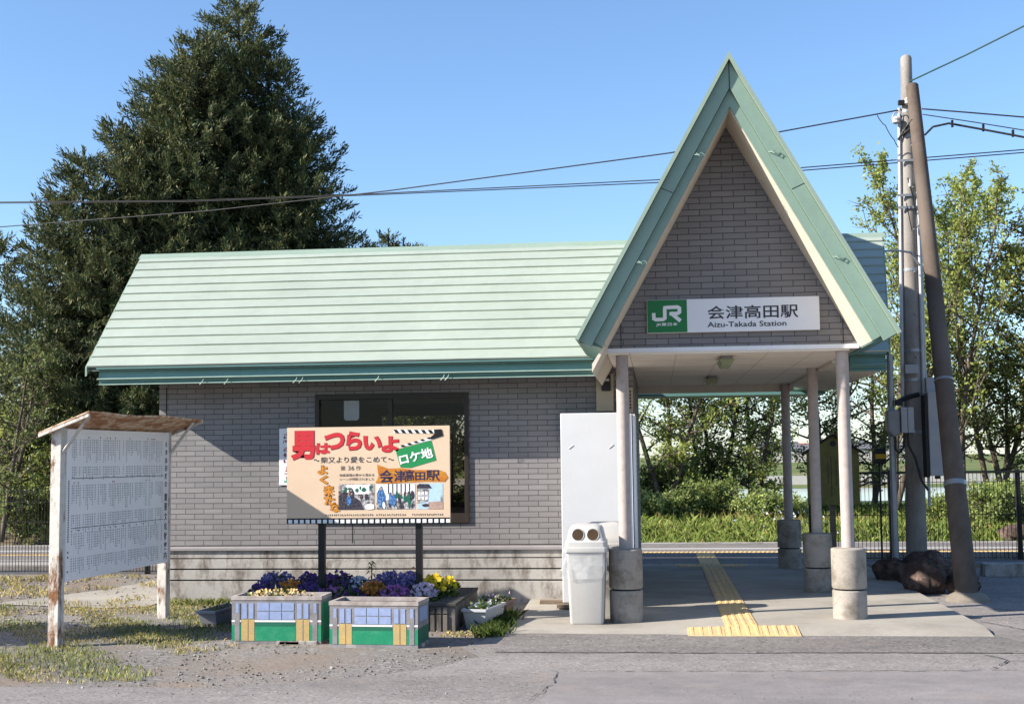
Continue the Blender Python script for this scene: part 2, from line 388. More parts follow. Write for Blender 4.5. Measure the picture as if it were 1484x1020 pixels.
def npmesh(name, verts, faces4, mat, parent=None, loc=None):
    """verts (n,3) array, faces (m,k) int array of equal-size faces."""
    me = bpy.data.meshes.new(name); o = bpy.data.objects.new(name, me); COL.objects.link(o)
    if parent is not None: L = WLOC[parent.name]; o.parent = parent
    else: L = Vector(loc) if loc is not None else Vector((0, 0, 0)); o.location = L
    WLOC[o.name] = Vector(L)
    v = np.asarray(verts, dtype=np.float32)-np.array(L, dtype=np.float32); f = np.asarray(faces4, dtype=np.int32); k = f.shape[1]
    me.vertices.add(len(v)); me.vertices.foreach_set('co', v.ravel())
    me.loops.add(f.size); me.loops.foreach_set('vertex_index', f.ravel())
    me.polygons.add(len(f)); me.polygons.foreach_set('loop_start', np.arange(0, f.size, k, dtype=np.int32)); me.polygons.foreach_set('loop_total', np.full(len(f), k, dtype=np.int32))
    me.update(calc_edges=True); me.validate(); me.materials.append(mat); return o
class Frame:      # a flat face: origin, u to the viewer's right, v up, n towards the viewer
    def __init__(s, o, u, v=(0, 0, 1)):
        s.o = Vector(o); s.u = Vector(u).normalized(); s.v = Vector(v).normalized(); s.n = s.u.cross(s.v)
    def p(s, a, b, d=0): return tuple(s.o+s.u*a+s.v*b+s.n*d)
def rect(mb, F, u0, u1, v0, v1, d): return mb.poly([F.p(u0, v0, d), F.p(u1, v0, d), F.p(u1, v1, d), F.p(u0, v1, d)])
def slab2d(mb, F, pts, d0, d1):
    n = F.n*(d1-d0); return mb.prism([F.p(a, b, d0) for a, b in pts], tuple(n))
_TC = {}
def text_geo(s, weight=0):
    if (s, weight) not in _TC:
        cu = bpy.data.curves.new('lettering_source', 'FONT'); cu.body = s; cu.size = 1; cu.offset = weight; cu.resolution_u = 3
        o = bpy.data.objects.new('lettering_source', cu); COL.objects.link(o)
        dg = bpy.context.evaluated_depsgraph_get(); me = bpy.data.meshes.new_from_object(o.evaluated_get(dg))
        v = [(q.co.x, q.co.y) for q in me.vertices]; f = [tuple(p.vertices) for p in me.polygons]
        bpy.data.objects.remove(o); bpy.data.curves.remove(cu); bpy.data.meshes.remove(me); _TC[(s, weight)] = (v, f)
    return _TC[(s, weight)]
def text(mb, F, s, u0, u1, v0, v1, d=.003, weight=0, rot=0):
    v, f = text_geo(s, weight)
    xs = [a for a, b in v]; ys = [b for a, b in v]; x0, x1, y0, y1 = min(xs), max(xs), min(ys), max(ys)
    cu, cv = (u0+u1)/2, (v0+v1)/2; out = []
    for a, b in v:
        p = (a-x0)/(x1-x0)*(u1-u0)+u0-cu; q = (b-y0)/(y1-y0)*(v1-v0)+v0-cv
        out.append(F.p(cu+p*math.cos(rot)-q*math.sin(rot), cv+p*math.sin(rot)+q*math.cos(rot), d))
    mb.raw(out, f)
def ribbon(mb, F, pts, w, d):
    """flat stroke of constant width with mitred corners"""
    P = [Vector((a, b)) for a, b in pts]; L = []; Rr = []
    for i, p in enumerate(P):
        d0 = (p-P[i-1]).normalized() if i else None; d1 = (P[i+1]-p).normalized() if i < len(P)-1 else None
        t = (d0 or d1)+(d1 or d0); t.normalize(); nrm = Vector((-t.y, t.x)); k = nrm.dot(Vector((-(d1 or d0).y, (d1 or d0).x)))
        L.append(p+nrm*(w/2/max(k, .4))); Rr.append(p-nrm*(w/2/max(k, .4)))
    for i in range(len(P)-1):
        mb.poly([F.p(*Rr[i], d), F.p(*Rr[i+1], d), F.p(*L[i+1], d), F.p(*L[i], d)])
def sm(x, a, b):
    t = min(1, max(0, (x-a)/(b-a))); return t*t*(3-2*t)
def gz(x, y): return -.055            # ground level
def sz(x, y):            # slab top
    b = -.038*(1-sm(x, -.4, 1.1))*(1-sm(y, 13.4, 15)); return b+(-.05-b)*(1-sm(y, 12.1, 12.6))   # front lip ramps down to the asphalt

# ================================================================== GROUND
def sheet(name, xs, ys, zf, mat):
    mb = MB(); xs = list(xs); ys = list(ys); n = len(xs)
    mb.v = [(x, y, zf(x, y)) for y in ys for x in xs]
    mb.f = [(j*n+i, j*n+i+1, (j+1)*n+i+1, (j+1)*n+i) for j in range(len(ys)-1) for i in range(n-1)]
    return struct(mb.build(name, mat, smooth='all'))
rng = random.Random(5)
sheet('ground', [-2500, -400, -60, -20, -8, -4, -2, -.8, -.35, .1, .55, 1, 3, 8, 20, 60, 400, 2500], [-30, 0, 5, 9, 12, 15, 19.55], gz, M_GRAV)
def far_z(x, y):
    if y < 25: return -.75
    if y < 29: return -.75+(y-25)/4*.62
    if y < 42: return -.1+.12*math.sin(y*.7+x*.3)
    return -.1-.5*sm(y, 42, 60)
sheet('field', [-2500, -300, -60, -30, -20, -14, -10, -6, -3, 0, 3, 6, 10, 14, 20, 30, 60, 300, 2500], [19.5, 24.95, 25, 26, 27, 28, 29, 31, 33, 35, 38, 42, 46, 52, 60, 120, 400, 1500, 4500], far_z, M_FIELD)
sheet('track_bank', [-40, -25, -15, -10, -6, -3, 0, 3, 6, 10, 15, 25, 40], [25.2, 26, 27, 28, 29, 31, 33, 35, 38, 41], lambda x, y: far_z(x, y)+.012, M_BANK)
def irregular(name, pts, mat, dz, jit=.03, seed=1, step=.25):
    r = random.Random(seed); out = []
    for i, (a, b) in enumerate(pts):
        c, d = pts[(i+1) % len(pts)]; k = max(1, int(math.hypot(c-a, d-b)/step)) if math.hypot(c-a, d-b) < 20 else 4
        for j in range(k):
            t = j/k; out.append((a+(c-a)*t+r.uniform(-jit, jit), b+(d-b)*t+r.uniform(-jit, jit)))
    # triangulate on a fine grid-free fan: use tessellation
    from mathutils.geometry import tessellate_polygon
    vv = [Vector((x, y, gz(x, y)+dz)) for x, y in out]; mb = MB(); mb.v = [tuple(q) for q in vv]
    mb.f = [tuple(q) for q in tessellate_polygon([[Vector((x, y, 0)) for x, y in out]])]
    return struct(mb.build(name, mat))
irregular('forecourt', [(-1.5, 12.4), (-1.75, 11.4), (-1.5, 10.9), (-1.9, 10.2), (-2.6, 9.6), (-3.6, 9.3), (-30, 8.9), (-30, -10), (30, -10), (30, 10.5), (30, 19.3), (4.2, 19.3), (3.6, 17.2), (2.9, 17), (2.9, 12.3)], M_ASPH, .007, .05, 2)
irregular('dark_asphalt_strip', [(-1.45, 12.3), (-1.4, 11.12), (.5, 11.15), (2.0, 11.2), (3.05, 11.22), (3.2, 11.75), (3.0, 12.3)], M_ASPHD, .0115, .018, 3)
irregular('road', [(-.85, 10.13), (1, 10.2), (3, 10.33), (30, 11.2), (30, -10), (-.4, -10), (-.5, 5), (-.8, 8.9)], M_ROAD, .0115, .02, 4)
def crack(name, pts, w, seed, dz=.016):
    r = random.Random(seed); mb = MB(); P = []
    for i in range(len(pts)-1):
        a, b = pts[i], pts[i+1]; k = max(2, int(math.hypot(b[0]-a[0], b[1]-a[1])/.07))
        for j in range(k): P.append((a[0]+(b[0]-a[0])*j/k+r.gauss(0, .008), a[1]+(b[1]-a[1])*j/k+r.gauss(0, .012)))
    P.append(pts[-1])
    for i in range(len(P)-1):
        if r.random() < .13: continue
        (x0, y0), (x1, y1) = P[i], P[i+1]; d = Vector((x1-x0, y1-y0)).normalized(); ww = w*r.uniform(.35, 1.2); n = Vector((-d.y, d.x))*ww
        mb.poly([(x0-n.x, y0-n.y, gz(x0, y0)+dz), (x1-n.x, y1-n.y, gz(x1, y1)+dz), (x1+n.x, y1+n.y, gz(x1, y1)+dz), (x0+n.x, y0+n.y, gz(x0, y0)+dz)])
    return struct(mb.build(name, M_CRACK))
crack('road_crack', [(-1.4, 11.12), (.5, 11.15), (2.0, 11.2), (3.1, 11.22), (5.5, 11.4)], .006, 3)
crack('road_crack', [(-.85, 10.14), (1, 10.21), (3, 10.34), (6, 10.5)], .008, 4)
crack('road_crack', [(2.6, 11.22), (2.75, 10.8), (2.5, 10.35)], .008, 5)
crack('road_crack', [(2.75, 10.8), (3.3, 10.7), (4.2, 11.0)], .007, 6)
crack('road_crack', [(3.05, 13.4), (3.3, 12.9), (3.5, 12.2), (3.3, 11.5)], .008, 7)
crack('road_crack', [(-.8, 10.1), (-.78, 9.6), (-.9, 8.9)], .004, 8)
crack('road_crack', [(3.2, 14.4), (3.9, 14.2), (5.2, 14.6)], .007, 9)
# slab
mb = MB(); xs = [-1.46+4.46*i/40 for i in range(41)]; ys = [12.15+.06*i for i in range(9)]+[12.9, 13.3]+[13.4+.11*i for i in range(14)]+[14.945]; n = len(xs)
mb.v = [(x, y+(0 if y > 12.16 else .012*math.sin(x*5)), sz(x, y)) for y in ys for x in xs]
mb.f = [(j*n+i, j*n+i+1, (j+1)*n+i+1, (j+1)*n+i) for j in range(len(ys)-1) for i in range(n-1)]
b = len(mb.v); mb.v += [(x, 12.15+.012*math.sin(x*5), -.14) for x in xs]; mb.f += [(b+i, b+i+1, i+1, i) for i in range(n-1)]
b = len(mb.v); mb.v += [(3.0, y, -.14) for y in ys]; mb.f += [(b+i, b+i+1, (i+1)*n+n-1, i*n+n-1) for i in range(len(ys)-1)]
b = len(mb.v); mb.v += [(-1.46, y, -.14) for y in ys]; mb.f += [(b+i+1, b+i, i*n, (i+1)*n) for i in range(len(ys)-1)]
mb.box(-.28, 3.0, 14.945, 19.7, -.14, 0)
struct(mb.build('porch_floor', M_SLAB, bevel=.006))
mb = MB(); mb.box(-40, 40, 19.7, 24.7, -.75, -.012)
struct(mb.build('platform', M_PLAT))
mb = MB(); mb.box(-40, 40, 22.95, 23.2, -.012, -.004); struct(mb.build('platform_edge_line', M_FLINE))
mb = MB(); mb.box(-40, 40, 24.5, 24.75, -.2, -.006); struct(mb.build('platform_kerb', M_FOUND))
# old platform edge across the track
mb = MB(); mb.box(-40, 40, 29.0, 29.25, -.9, .0); struct(mb.build('old_platform_edge', M_BALLAST))
mb = MB(); mb.box(-18, -5.9, 20.0, 20.12, -.012, .05); struct(mb.build('white_kerb', M_FLINE))
mb = MB()
mb.box(3.2, 40, 20.6, 20.72, -.012, .09); struct(mb.build('fence_kerb', M_FOUND))
# tactile paving
def tactile(name, x0, x1, y0, y1, z, along='y', dots=False, zf=None):
    mb = MB(); zf = zf or (lambda x, y: z)
    ny = max(1, int((y1-y0)/.3+.5)); nx = max(1, int((x1-x0)/.3+.5)); dx, dy = (x1-x0)/nx, (y1-y0)/ny
    for i in range(nx):
        for j in range(ny):
            a, b_ = x0+i*dx+.002, y0+j*dy+.002; c, d = a+dx-.004, b_+dy-.004; zz = zf((a+c)/2, (b_+d)/2); zq = [zf(a, b_), zf(c, b_), zf(c, d), zf(a, d)]
            mb.hexa([(x, y, q-.012) for (x, y), q in zip(((a, b_), (c, b_), (c, d), (a, d)), zq)]+[(x, y, q+.008) for (x, y), q in zip(((a, b_), (c, b_), (c, d), (a, d)), zq)])
            if dots:
                for p in range(5):
                    for q in range(5):
                        cx, cy = a+(p+.5)*(c-a)/5, b_+(q+.5)*(d-b_)/5; mb.lathe(cx, cy, [(.016, zz+.007), (.011, zz+.013)], 6)
            else:
                for p in range(4):
                    cx = a+(p+.5)*(c-a)/4; z0, z1 = zf(cx, b_), zf(cx, d)
                    mb.hexa([(cx-.019, b_+.01, z0+.007), (cx+.019, b_+.01, z0+.007), (cx+.019, d-.01, z1+.007), (cx-.019, d-.01, z1+.007), (cx-.012, b_+.016, z0+.0135), (cx+.012, b_+.016, z0+.0135), (cx+.012, d-.016, z1+.0135), (cx-.012, d-.016, z1+.0135)])
    return struct(mb.build(name, M_YEL))
tactile('tactile_paving', .255, 1.285, 12.17, 12.55, 0, zf=sz)
tactile('tactile_paving', .62, .92, 12.56, 19.25, 0, zf=sz)
tactile('tactile_paving', .255, 1.285, 19.26, 19.56, 0, dots=True)
tactile('tactile_paving', .62, .92, 19.72, 22.0, -.012)
tactile('tactile_paving', -40, 40, 22.02, 22.32, -.012)

# ================================================================== STATION BUILDING
WY = 14.95
ST = thing('station_building', 'small grey brick railway station with pale green roof and steep pointed porch gable', 'station', (-2, 15, 0))
TRIM = .617
# walls
mb = MB(); wx0, wx1 = -4.0, -2.17; wz0, wz1 = .867, 2.38
XL, XR, YB = -5.92, -.25, 18.9
for a, b_, c, d in ((XL, wx0, TRIM, 2.75), (wx1, XR, TRIM, 2.75), (wx0, wx1, TRIM, wz0), (wx0, wx1, wz1, 2.75)): mb.box(a, b_, WY, WY+.16, c, d)
mb.box(XL, XL+.16, WY+.16, YB, TRIM, 2.75); mb.box(XR-.16, XR, WY+.16, 19.45, 0, 2.75)
mb.box(XR-.16, XR, WY, WY+.16, 0, TRIM)
rx0, rx1 = -4.15, -.9
for a, b_, c, d in ((XL, rx0, 0, 2.75), (rx1, XR-.16, 0, 2.75), (rx0, rx1, 0, .9), (rx0, rx1, 2.37, 2.75)): mb.box(a, b_, YB, YB+.14, c, d)
mb.build('brick_wall', MB_BRICK, ST)
mb = MB()
mb.box(-5.835, -5.822, WY-.003, WY, .62, 2.5); mb.box(-3.56, -3.553, WY-.003, WY, .64, .86)
each(mb, 'control_joint', M_JOINT, ST)
# gable side walls above
mb = MB(); mb.prism([(XL, 15.0, 2.75), (XL, 18.85, 2.75), (XL, 16.8, 4.05)], (.1, 0, 0)); mb.build('gable_wall', M_CREAM, ST)
# room
mb = MB(); mb.box(XL+.17, XR-.17, WY+.17, YB-.01, -.05, 0); mb.box(XL+.17, XR-.17, WY+.17, YB-.01, 2.42, 2.46)
mb.box(-4.9, -4.84, WY+.17, YB-.01, 0, 2.42); mb.box(XL+.2, rx0, YB-.03, YB-.01, 0, 2.42); mb.box(rx1, XR-.17, YB-.03, YB-.01, 0, 2.42); mb.box(rx0, rx1, YB-.03, YB-.01, 2.37, 2.42)
mb.build('room_lining', M_ROOM, ST)
# foundation courses
mb = MB()
F0 = WY+.0
mb.box(XL+.01, XR, F0+.008, F0+.15, .468, .555)
mb.box(XL, XR, F0-.005, F0+.15, .346, .456); mb.box(XL, XR, F0-.012, F0+.15, .217, .330); mb.box(XL, XR, F0-.018, F0+.15, -.2, .201)
mb.box(XL, XL+.15, F0+.15, YB, -.2, .56)
fd = mb.build('foundation', M_FOUND, ST, bevel=.004)
mb = MB()
mb.box(XL+.01, XR-.01, F0+.05, F0+.06, .2, .468); mb.build('joint_backing', M_JOINT, ST)
mb = MB(); mb.prism([(XL-.03, F0-.025, .585), (XL-.03, F0-.025, .558), (XL-.03, F0+.03, .558), (XL-.03, F0+.03, TRIM-.004), (XL-.03, F0-.018, .60)], (XR-XL+.03, 0, 0)); mb.build('sill_trim', M_SILL, ST)
# front window
win = MB()
fy0, fy1 = WY-.03, WY+.06
for a, b_, c, d in ((wx0, wx0+.05, wz0, wz1), (wx1-.05, wx1, wz0, wz1), (wx0+.05, wx1-.05, wz1-.065, wz1), (wx0+.05, wx1-.05, wz0, wz0+.11), (-3.12, -3.07, wz0+.11, wz1-.065)): win.box(a, b_, fy0, fy1, c, d)
wo = win.build('window', M_BRONZE, ST, bevel=.004)
mb = MB(); mb.poly([(wx0+.05, WY+.02, wz0+.11), (-3.12, WY+.02, wz0+.11), (-3.12, WY+.02, wz1-.065), (wx0+.05, WY+.02, wz1-.065)]); mb.poly([(-3.07, WY, wz0+.11), (wx1-.05, WY, wz0+.11), (wx1-.05, WY, wz1-.065), (-3.07, WY, wz1-.065)]); mb.build('pane', M_GLASS, wo)
mb = MB()
for a, b_, c, d in ((rx0, rx0+.10, .9, 2.37), (rx1-.07, rx1, .9, 2.37), (rx0+.10, rx1-.07, 2.25, 2.37), (rx0+.10, rx1-.07, .9, .97), (-3.0, -3.0, .97, 2.25), (-1.9, -1.85, .97, 2.25)): mb.box(a, b_, YB+.02, YB+.1, c, d)
rw = mb.build('window', M_BRONZE, ST)
mb = MB(); mb.box(rx0+.07, rx1-.07, YB+.055, YB+.06, .97, 2.25); mb.build('pane', M_GLASS, rw)
# main roof
EY, EZ, RY, RZ = 14.28, 2.705, 16.8, 4.41
eL, eR, rL, rR = -6.53, 2.52, -6.91, 2.93
NC = 13; mb = MB()
def rp(t, x01, up=0):
    y = EY+(RY-EY)*t; z = EZ+(RZ-EZ)*t; x = (eL+(rL-eL)*t)*(1-x01)+(eR+(rR-eR)*t)*x01
    L = math.hypot(RY-EY, RZ-EZ); return (x, y-(RZ-EZ)/L*up, z+(RY-EY)/L*up)
for k in range(NC):
    t0, t1 = k/NC, (k+1)/NC; NXs = 26
    r3 = random.Random(k)
    ups = [.020+r3.uniform(-.0025, .0025) for _ in range(NXs+1)]
    for i in range(NXs):
        a, b_ = i/NXs, (i+1)/NXs
        mb.poly([rp(t0, a, ups[i]), rp(t0, b_, ups[i+1]), rp(t1, b_, .001), rp(t1, a, .001)])
        mb.poly([rp(t0, a, -.002), rp(t0, b_, -.002), rp(t0, b_, ups[i+1]), rp(t0, a, ups[i])])
    mb.poly([rp(t0, 0, -.02), rp(t0, 0, ups[0]), rp(t1, 0, .001), rp(t1, 0, -.02)])
    mb.poly([rp(t0, 1, -.02), rp(t1, 1, -.02), rp(t1, 1, .001), rp(t0, 1, ups[-1])])
RYB = 2*RY-EY
mb.poly([(eL, RYB, EZ-.1), (rL, RY, RZ-.004), (rR, RY, RZ-.004), (eR, RYB, EZ-.1)])
mb.poly([(eL, EY+.02, EZ-.04), (rL, RY, RZ-.05), (rR, RY, RZ-.05), (eR, EY+.02, EZ-.04)])
mr = mb.build('main_roof', M_ROOF, ST)
mb = MB(); mb.prism([(rL-.02, RY-.10, RZ-.055), (rL-.02, RY, RZ+.022), (rL-.02, RY+.10, RZ-.05), (rL-.02, RY, RZ-.02)], (rR-rL+.04, 0, 0)); mb.build('ridge_cap', M_ROOF2, mr)
mb = MB()
for (e, r_) in ((eL, rL), (eR, rR)):
    s_ = -1 if e < 0 else 1
    for sy in (1, -1):
        y0 = EY if sy > 0 else RYB
        mb.hexa([(e, y0, EZ-.10), (e+s_*.02, y0, EZ-.10), (r_+s_*.02, RY, RZ-.10), (r_, RY, RZ-.10), (e, y0, EZ+.004), (e+s_*.02, y0, EZ+.004), (r_+s_*.02, RY, RZ+.004), (r_, RY, RZ+.004)])
each(mb, 'rake_board', rusty('rake_paint', (.36, .50, .40), .35, None, 5, 9), mr)
# eave box and gutter
def eave(x0, x1):
    mb = MB(); P = [(y-.02 if y < 14.9 else y, z) for y, z in [(14.305, 2.70), (14.305, 2.684), (14.39, 2.675), (14.385, 2.655), (14.375, 2.585), (14.34, 2.580), (14.34, 2.566), (14.385, 2.56), (14.40, 2.52), (14.365, 2.517), (14.365, 2.506), (14.47, 2.506), (WY-.002, 2.56), (WY-.002, 2.66)]]
    mb.prism([(x0, y, z) for y, z in P], (x1-x0, 0, 0)); return mb
ev = eave(-6.42, -.62).build('eave_board', M_EAVE, ST); eave(2.12, 2.5).build('eave_board', M_EAVE, ST)
mb = MB(); mb.box(-6.42, -.64, 14.314, 14.322, 2.567, 2.579); mb.box(-6.40, -.64, 14.339, 14.347, 2.505, 2.514); each(mb, 'gutter_lip', M_LIP, ev)
mb = MB()
for x in (-5.15, -4.86, -4.05, -3.98, -3.1, -2.35, -2.3):
    mb.tube([(x, 14.34, 2.56), (x-.005, 14.315, 2.525), (x-.03, 14.32, 2.5), (x-.045, 14.325, 2.485)], .0045, 5)
each(mb, 'gutter_strap', M_LIP, ev)
mb = MB(); mb.box(-6.42, 2.5, 19.45, 20.2, 2.50, 2.54); mb.box(-6.42, 2.5, 20.0, 20.25, 2.54, 2.70); mb.build('rear_eave', M_EAVE, ST)
# porch ceiling, beams
mb = MB(); mb.box(-.245, 1.93, 13.1, 19.05, 2.635, 2.66)
mb.box(-.47, -.25, 13.1, 14.94, 2.635, 2.66)
cl = mb.build('porch_ceiling', M_CEIL, ST)
mb = MB()
for y in (14.0, 14.92, 15.84, 16.76, 17.68, 18.6): mb.box(-.24, 1.92, y-.003, y+.003, 2.6335, 2.6348)
for x in (.22, .68, 1.14, 1.6): mb.box(x-.003, x+.003, 13.12, 19.0, 2.6332, 2.6345)
mb.build('ceiling_joint', plain('ceiling_joint', (.8, .7, .58), .8), cl)
mb = MB(); mb.box(-.245, 2.0, 19.05, 19.2, 2.53, 2.70); mb.box(1.93, 2.03, 14.4, 19.05, 2.60, 2.70); mb.poly([(2.03, 14.4, 2.61), (2.52, 14.4, 2.53), (2.52, 20.0, 2.53), (2.03, 20.0, 2.61)])
each(mb, 'porch_beam', M_CREAM, ST)
# entrance gable
GX, GZ, GS = .77, 5.47, 1.80       # ridge x, apex height, slope
ca, sa = math.cos(math.atan(GS)), math.sin(math.atan(GS))
HW = 1.52
def gp(side, s, n, y):
    """s: distance down the slope from the apex as |dx| at the outer plane, n: perpendicular distance inward"""
    return (GX+side*(s-n*sa), y, GZ-GS*s-n*ca) if s > 0 else (GX, y, GZ-n/ca)
def band(mb, n0, n1, y0, y1, s1):
    for sd in (-1, 1):
        P = [gp(sd, 0, n0, y0), gp(sd, s1, n0, y0), gp(sd, s1, n1, y0), gp(sd, 0, n1, y0)]
        Q = [(x, y1, z) for x, _, z in P]
        mb.hexa([P[0], P[1], Q[1], Q[0], P[3], P[2], Q[2], Q[3]] if sd < 0 else [P[3], P[2], Q[2], Q[3], P[0], P[1], Q[1], Q[0]])
mb = MB(); band(mb, 0, .035, 12.28, 14.75, HW); band(mb, 0, .035, 14.75, 17.6, 1.28); gr = mb.build('gable_roof', M_ROOF2, ST)
mb = MB(); band(mb, .038, .165, 12.335, 12.40, HW-.005); gf = mb.build('gable_fascia', M_FASC, ST)
mb = MB(); band(mb, .168, .25, 12.385, 12.42, HW-.03); mb.build('inner_fascia', M_FASC, gf)
mb = MB(); band(mb, .235, .258, 12.425, 13.10, HW-.03); band(mb, .235, .258, 13.10, 14.6, HW-.03); mb.build('gable_soffit', M_CREAM, ST)
mb = MB()
for sd in (-1, 1):
    # closed lower ends of the eaves, running back
    a = gp(sd, HW-.005, .04, 12.34); b_ = gp(sd, HW-.03, .25, 12.34)
    mb.hexa([(a[0], 12.43, a[2]-.015), (b_[0], 12.43, b_[2]-.015), (b_[0], 14.5, b_[2]-.015), (a[0], 14.5, a[2]-.015), (a[0], 12.43, a[2]+.02), (b_[0], 12.43, b_[2]+.02), (b_[0], 14.5, b_[2]+.02), (a[0], 14.5, a[2]+.02)])
each(mb, 'gable_eave', M_EAVE, gf)
mb = MB()
for sd in (-1, 1):
    for s_ in (.5, 1.07):
        p = gp(sd, s_, .17, 12.33); mb.tube([(p[0], 12.335, p[2]), (p[0]+.03, 12.31, p[2]-.01), (p[0]+.07, 12.315, p[2]+.012), (p[0]+.10, 12.31, p[2]-.015)], .004, 5)
        mb.tube([(p[0]+.02, 12.32, p[2]+.01), (p[0]+.05, 12.30, p[2]-.02), (p[0]+.11, 12.32, p[2]-.025)], .0035, 5)
each(mb, 'loose_wire_tie', M_FASC, gf)
mb = MB()
for sd in (-1, 1):
    p0, p1 = gp(sd, .71, .036, 12.33), gp(sd, .705, .166, 12.33); mb.tube([(p0[0], 12.334, p0[2]), (p1[0], 12.334, p1[2])], .003, 4)
p0, p1 = (GX, 12.333, GZ-.04), (GX, 12.333, GZ-.36); mb.tube([p0, p1], .004, 4); each(mb, 'fascia_seam', M_JOINT, gf)
zb = 2.70; nn = .26; hwp = (GZ-nn/ca-zb)/GS
mb = MB(); mb.prism([(GX-hwp, 13.1, zb), (GX+hwp, 13.1, zb), (GX, 13.1, GZ-nn/ca)], (0, .14, 0)); pd = mb.build('pediment', MB_BRICK, ST)
mb = MB(); mb.box(GX-hwp+.135, GX-hwp+.142, 13.096, 13.1, zb, zb+.27); mb.box(GX+hwp-.142, GX+hwp-.135, 13.096, 13.1, zb, zb+.27); each(mb, 'control_joint', M_JOINT, pd)
mb = MB(); mb.box(GX-hwp-.01, GX+hwp+.01, 13.075, 13.2, 2.655, 2.698); mb.build('pediment_trim', M_TRIM, ST)
# back closure of the porch attic
mb = MB(); h2 = (GZ-.1-3.0)/GS; mb.prism([(GX-h2, 17.5, 3.0), (GX+h2, 17.5, 3.0), (GX, 17.5, GZ-.12)], (0, .08, 0)); mb.build('gable_wall', M_CREAM, ST)
# cream box under left eave end
mb = MB(); mb.prism([(-.60, 12.45, 2.42), (-.47, 12.45, 2.66), (-.47, 12.45, 2.70), (-.60, 12.45, 2.5)], (0, 2.4, 0)); mb.build('gable_soffit', M_CREAM, ST)
# columns
for x, y in ((-.33, 13.19), (1.867, 13.19), (1.867, 15.70), (1.867, 18.98)):
    zt = 2.655 if y < 14 else 2.634; z0 = sz(x, y)
    mb = MB(); mb.lathe(x, y, [(.063, .66), (.063, zt)], 24); co = mb.build('column', M_COL, ST, smooth=True)
    mb = MB(); mb.lathe(x, y, [(.158, z0-.02), (.165, z0+.01), (.167, .266), (.160, .276)], 36); mb.lathe(x, y, [(.163, .292), (.169, .304), (.169, .672), (.158, .682), (.07, .69)], 36)
    mb.build('concrete_base', M_BASE, co, smooth=True)
    mb = MB(); mb.lathe(x, y, [(.142, .26), (.142, .30)], 24); mb.build('base_joint', M_JOINT, co)
# station sign
SG = thing('station_sign', 'white station name board with green emblem end, fixed to the brick porch gable', 'sign', (.79, 13.07, 2.84))
F = Frame((-.065, 13.045, 2.842), (1, 0, 0)); SW, SH = 1.708, .337
mb = MB(); mb.box(-.065, -.065+SW, 13.045, 13.098, 2.842, 2.842+SH); pn = mb.build('panel', M_FWHT, SG, bevel=.004)
mb = MB(); rect(mb, F, .004, .40, .004, SH-.004, .002); mb.build('green_field', M_JRG, SG)
def sp(cx, cy):
    u = (cx-95)/1315; return (u*SW, SH-(cy-(75-30*u))/263*SH)
mb = MB(); w = .036
ribbon(mb, F, [sp(147, 178), sp(147, 222), sp(162, 230), sp(218, 228), sp(232, 218), sp(232, 150), sp(234, 136), sp(246, 134), sp(330, 130), sp(345, 139), sp(345, 170), sp(332, 180), sp(268, 184)], w, .004)
ribbon(mb, F, [sp(278, 176), sp(352, 240)], w*1.05, .0045)
mb.build('emblem', M_PWHT, SG)
mb = MB(); text(mb, F, 'JR東日本', *(lambda a, b_: (a[0], b_[0], min(a[1], b_[1]), max(a[1], b_[1])))(sp(163, 285), sp(332, 252)), d=.004, weight=.02); mb.build('emblem_lettering', M_PWHT, SG)
mb = MB(); a, b_ = sp(560, 206), sp(1250, 100); text(mb, F, '会津高田駅', a[0], b_[0], .127, .262, .003, .013)
text(mb, F, 'Aizu-Takada Station', sp(558, 280)[0], sp(1158, 235)[0], .047, .101, .003, .012); mb.build('lettering', M_INK, SG)
# ceiling lights
for i, (y, lb) in enumerate(((13.75, 'greenish fluorescent lamp on the porch ceiling nearest the gable front'), (17.1, 'greenish fluorescent lamp deeper inside the porch ceiling'))):
    T = thing('ceiling_light', lb, 'ceiling light', (.745, y, 2.633), 'lamps on the porch ceiling')
    mb = MB(); mb.box(.69, .80, y-.3, y+.3, 2.60, 2.632); mb.build('housing', M_GREY, T)
    mb = MB(); mb.hexa([(.70, y-.28, 2.535), (.79, y-.28, 2.535), (.79, y+.28, 2.535), (.70, y+.28, 2.535), (.665, y-.31, 2.599), (.825, y-.31, 2.599), (.825, y+.31, 2.599), (.665, y+.31, 2.599)]); mb.build('cover', M_LAMP, T, bevel=.004)
# meter board and plaque
T = thing('meter_board', 'beige electric meter board with dark glass window under the eave', 'meter box', (-.575, 14.9, 2.13))
mb = MB(); mb.box(-.675, -.475, 14.86, 14.948, 2.13, 2.56); mb.build('back_board', M_BEIGE, T, bevel=.006)
mb = MB(); mb.box(-.61, -.505, 14.80, 14.858, 2.36, 2.545); mb.build('meter', M_DARK, T, bevel=.01)
mb = MB(); mb.box(-.60, -.52, 14.796, 14.80, 2.47, 2.50); mb.build('dial', M_GREYL, T)
T = thing('wall_plaque', 'narrow beige plaque on the brick beside the front column top', 'plaque', (-.28, 14.93, 2.1))
mb = MB(); mb.box(-.315, -.255, 14.925, 14.948, 2.105, 2.40); mb.build('plate', M_BEIGE, T, bevel=.004)
mb = MB(); FF = Frame((-.315, 14.924, 2.105), (1, 0, 0))
for k in range(6): rect(mb, FF, .02, .04, .05+k*.037, .075+k*.037, .001)
mb.build('lettering', M_INK, T)
# paper on the window
mb = MB(); FF = Frame((-3.66, 14.965, 2.07), (1, 0, 0)); slab2d(mb, FF, [(.02, 0), (.16, 0), (.185, .03), (.185, .235), (0, .235), (0, .03)], 0, .002)
T = mb.build('paper_notice', plain('paper', (.42, .44, .43), .6), None, loc=(-3.57, 14.96, 2.07)); tag(T, 'pale square paper stuck inside the upper left of the station window', 'notice')
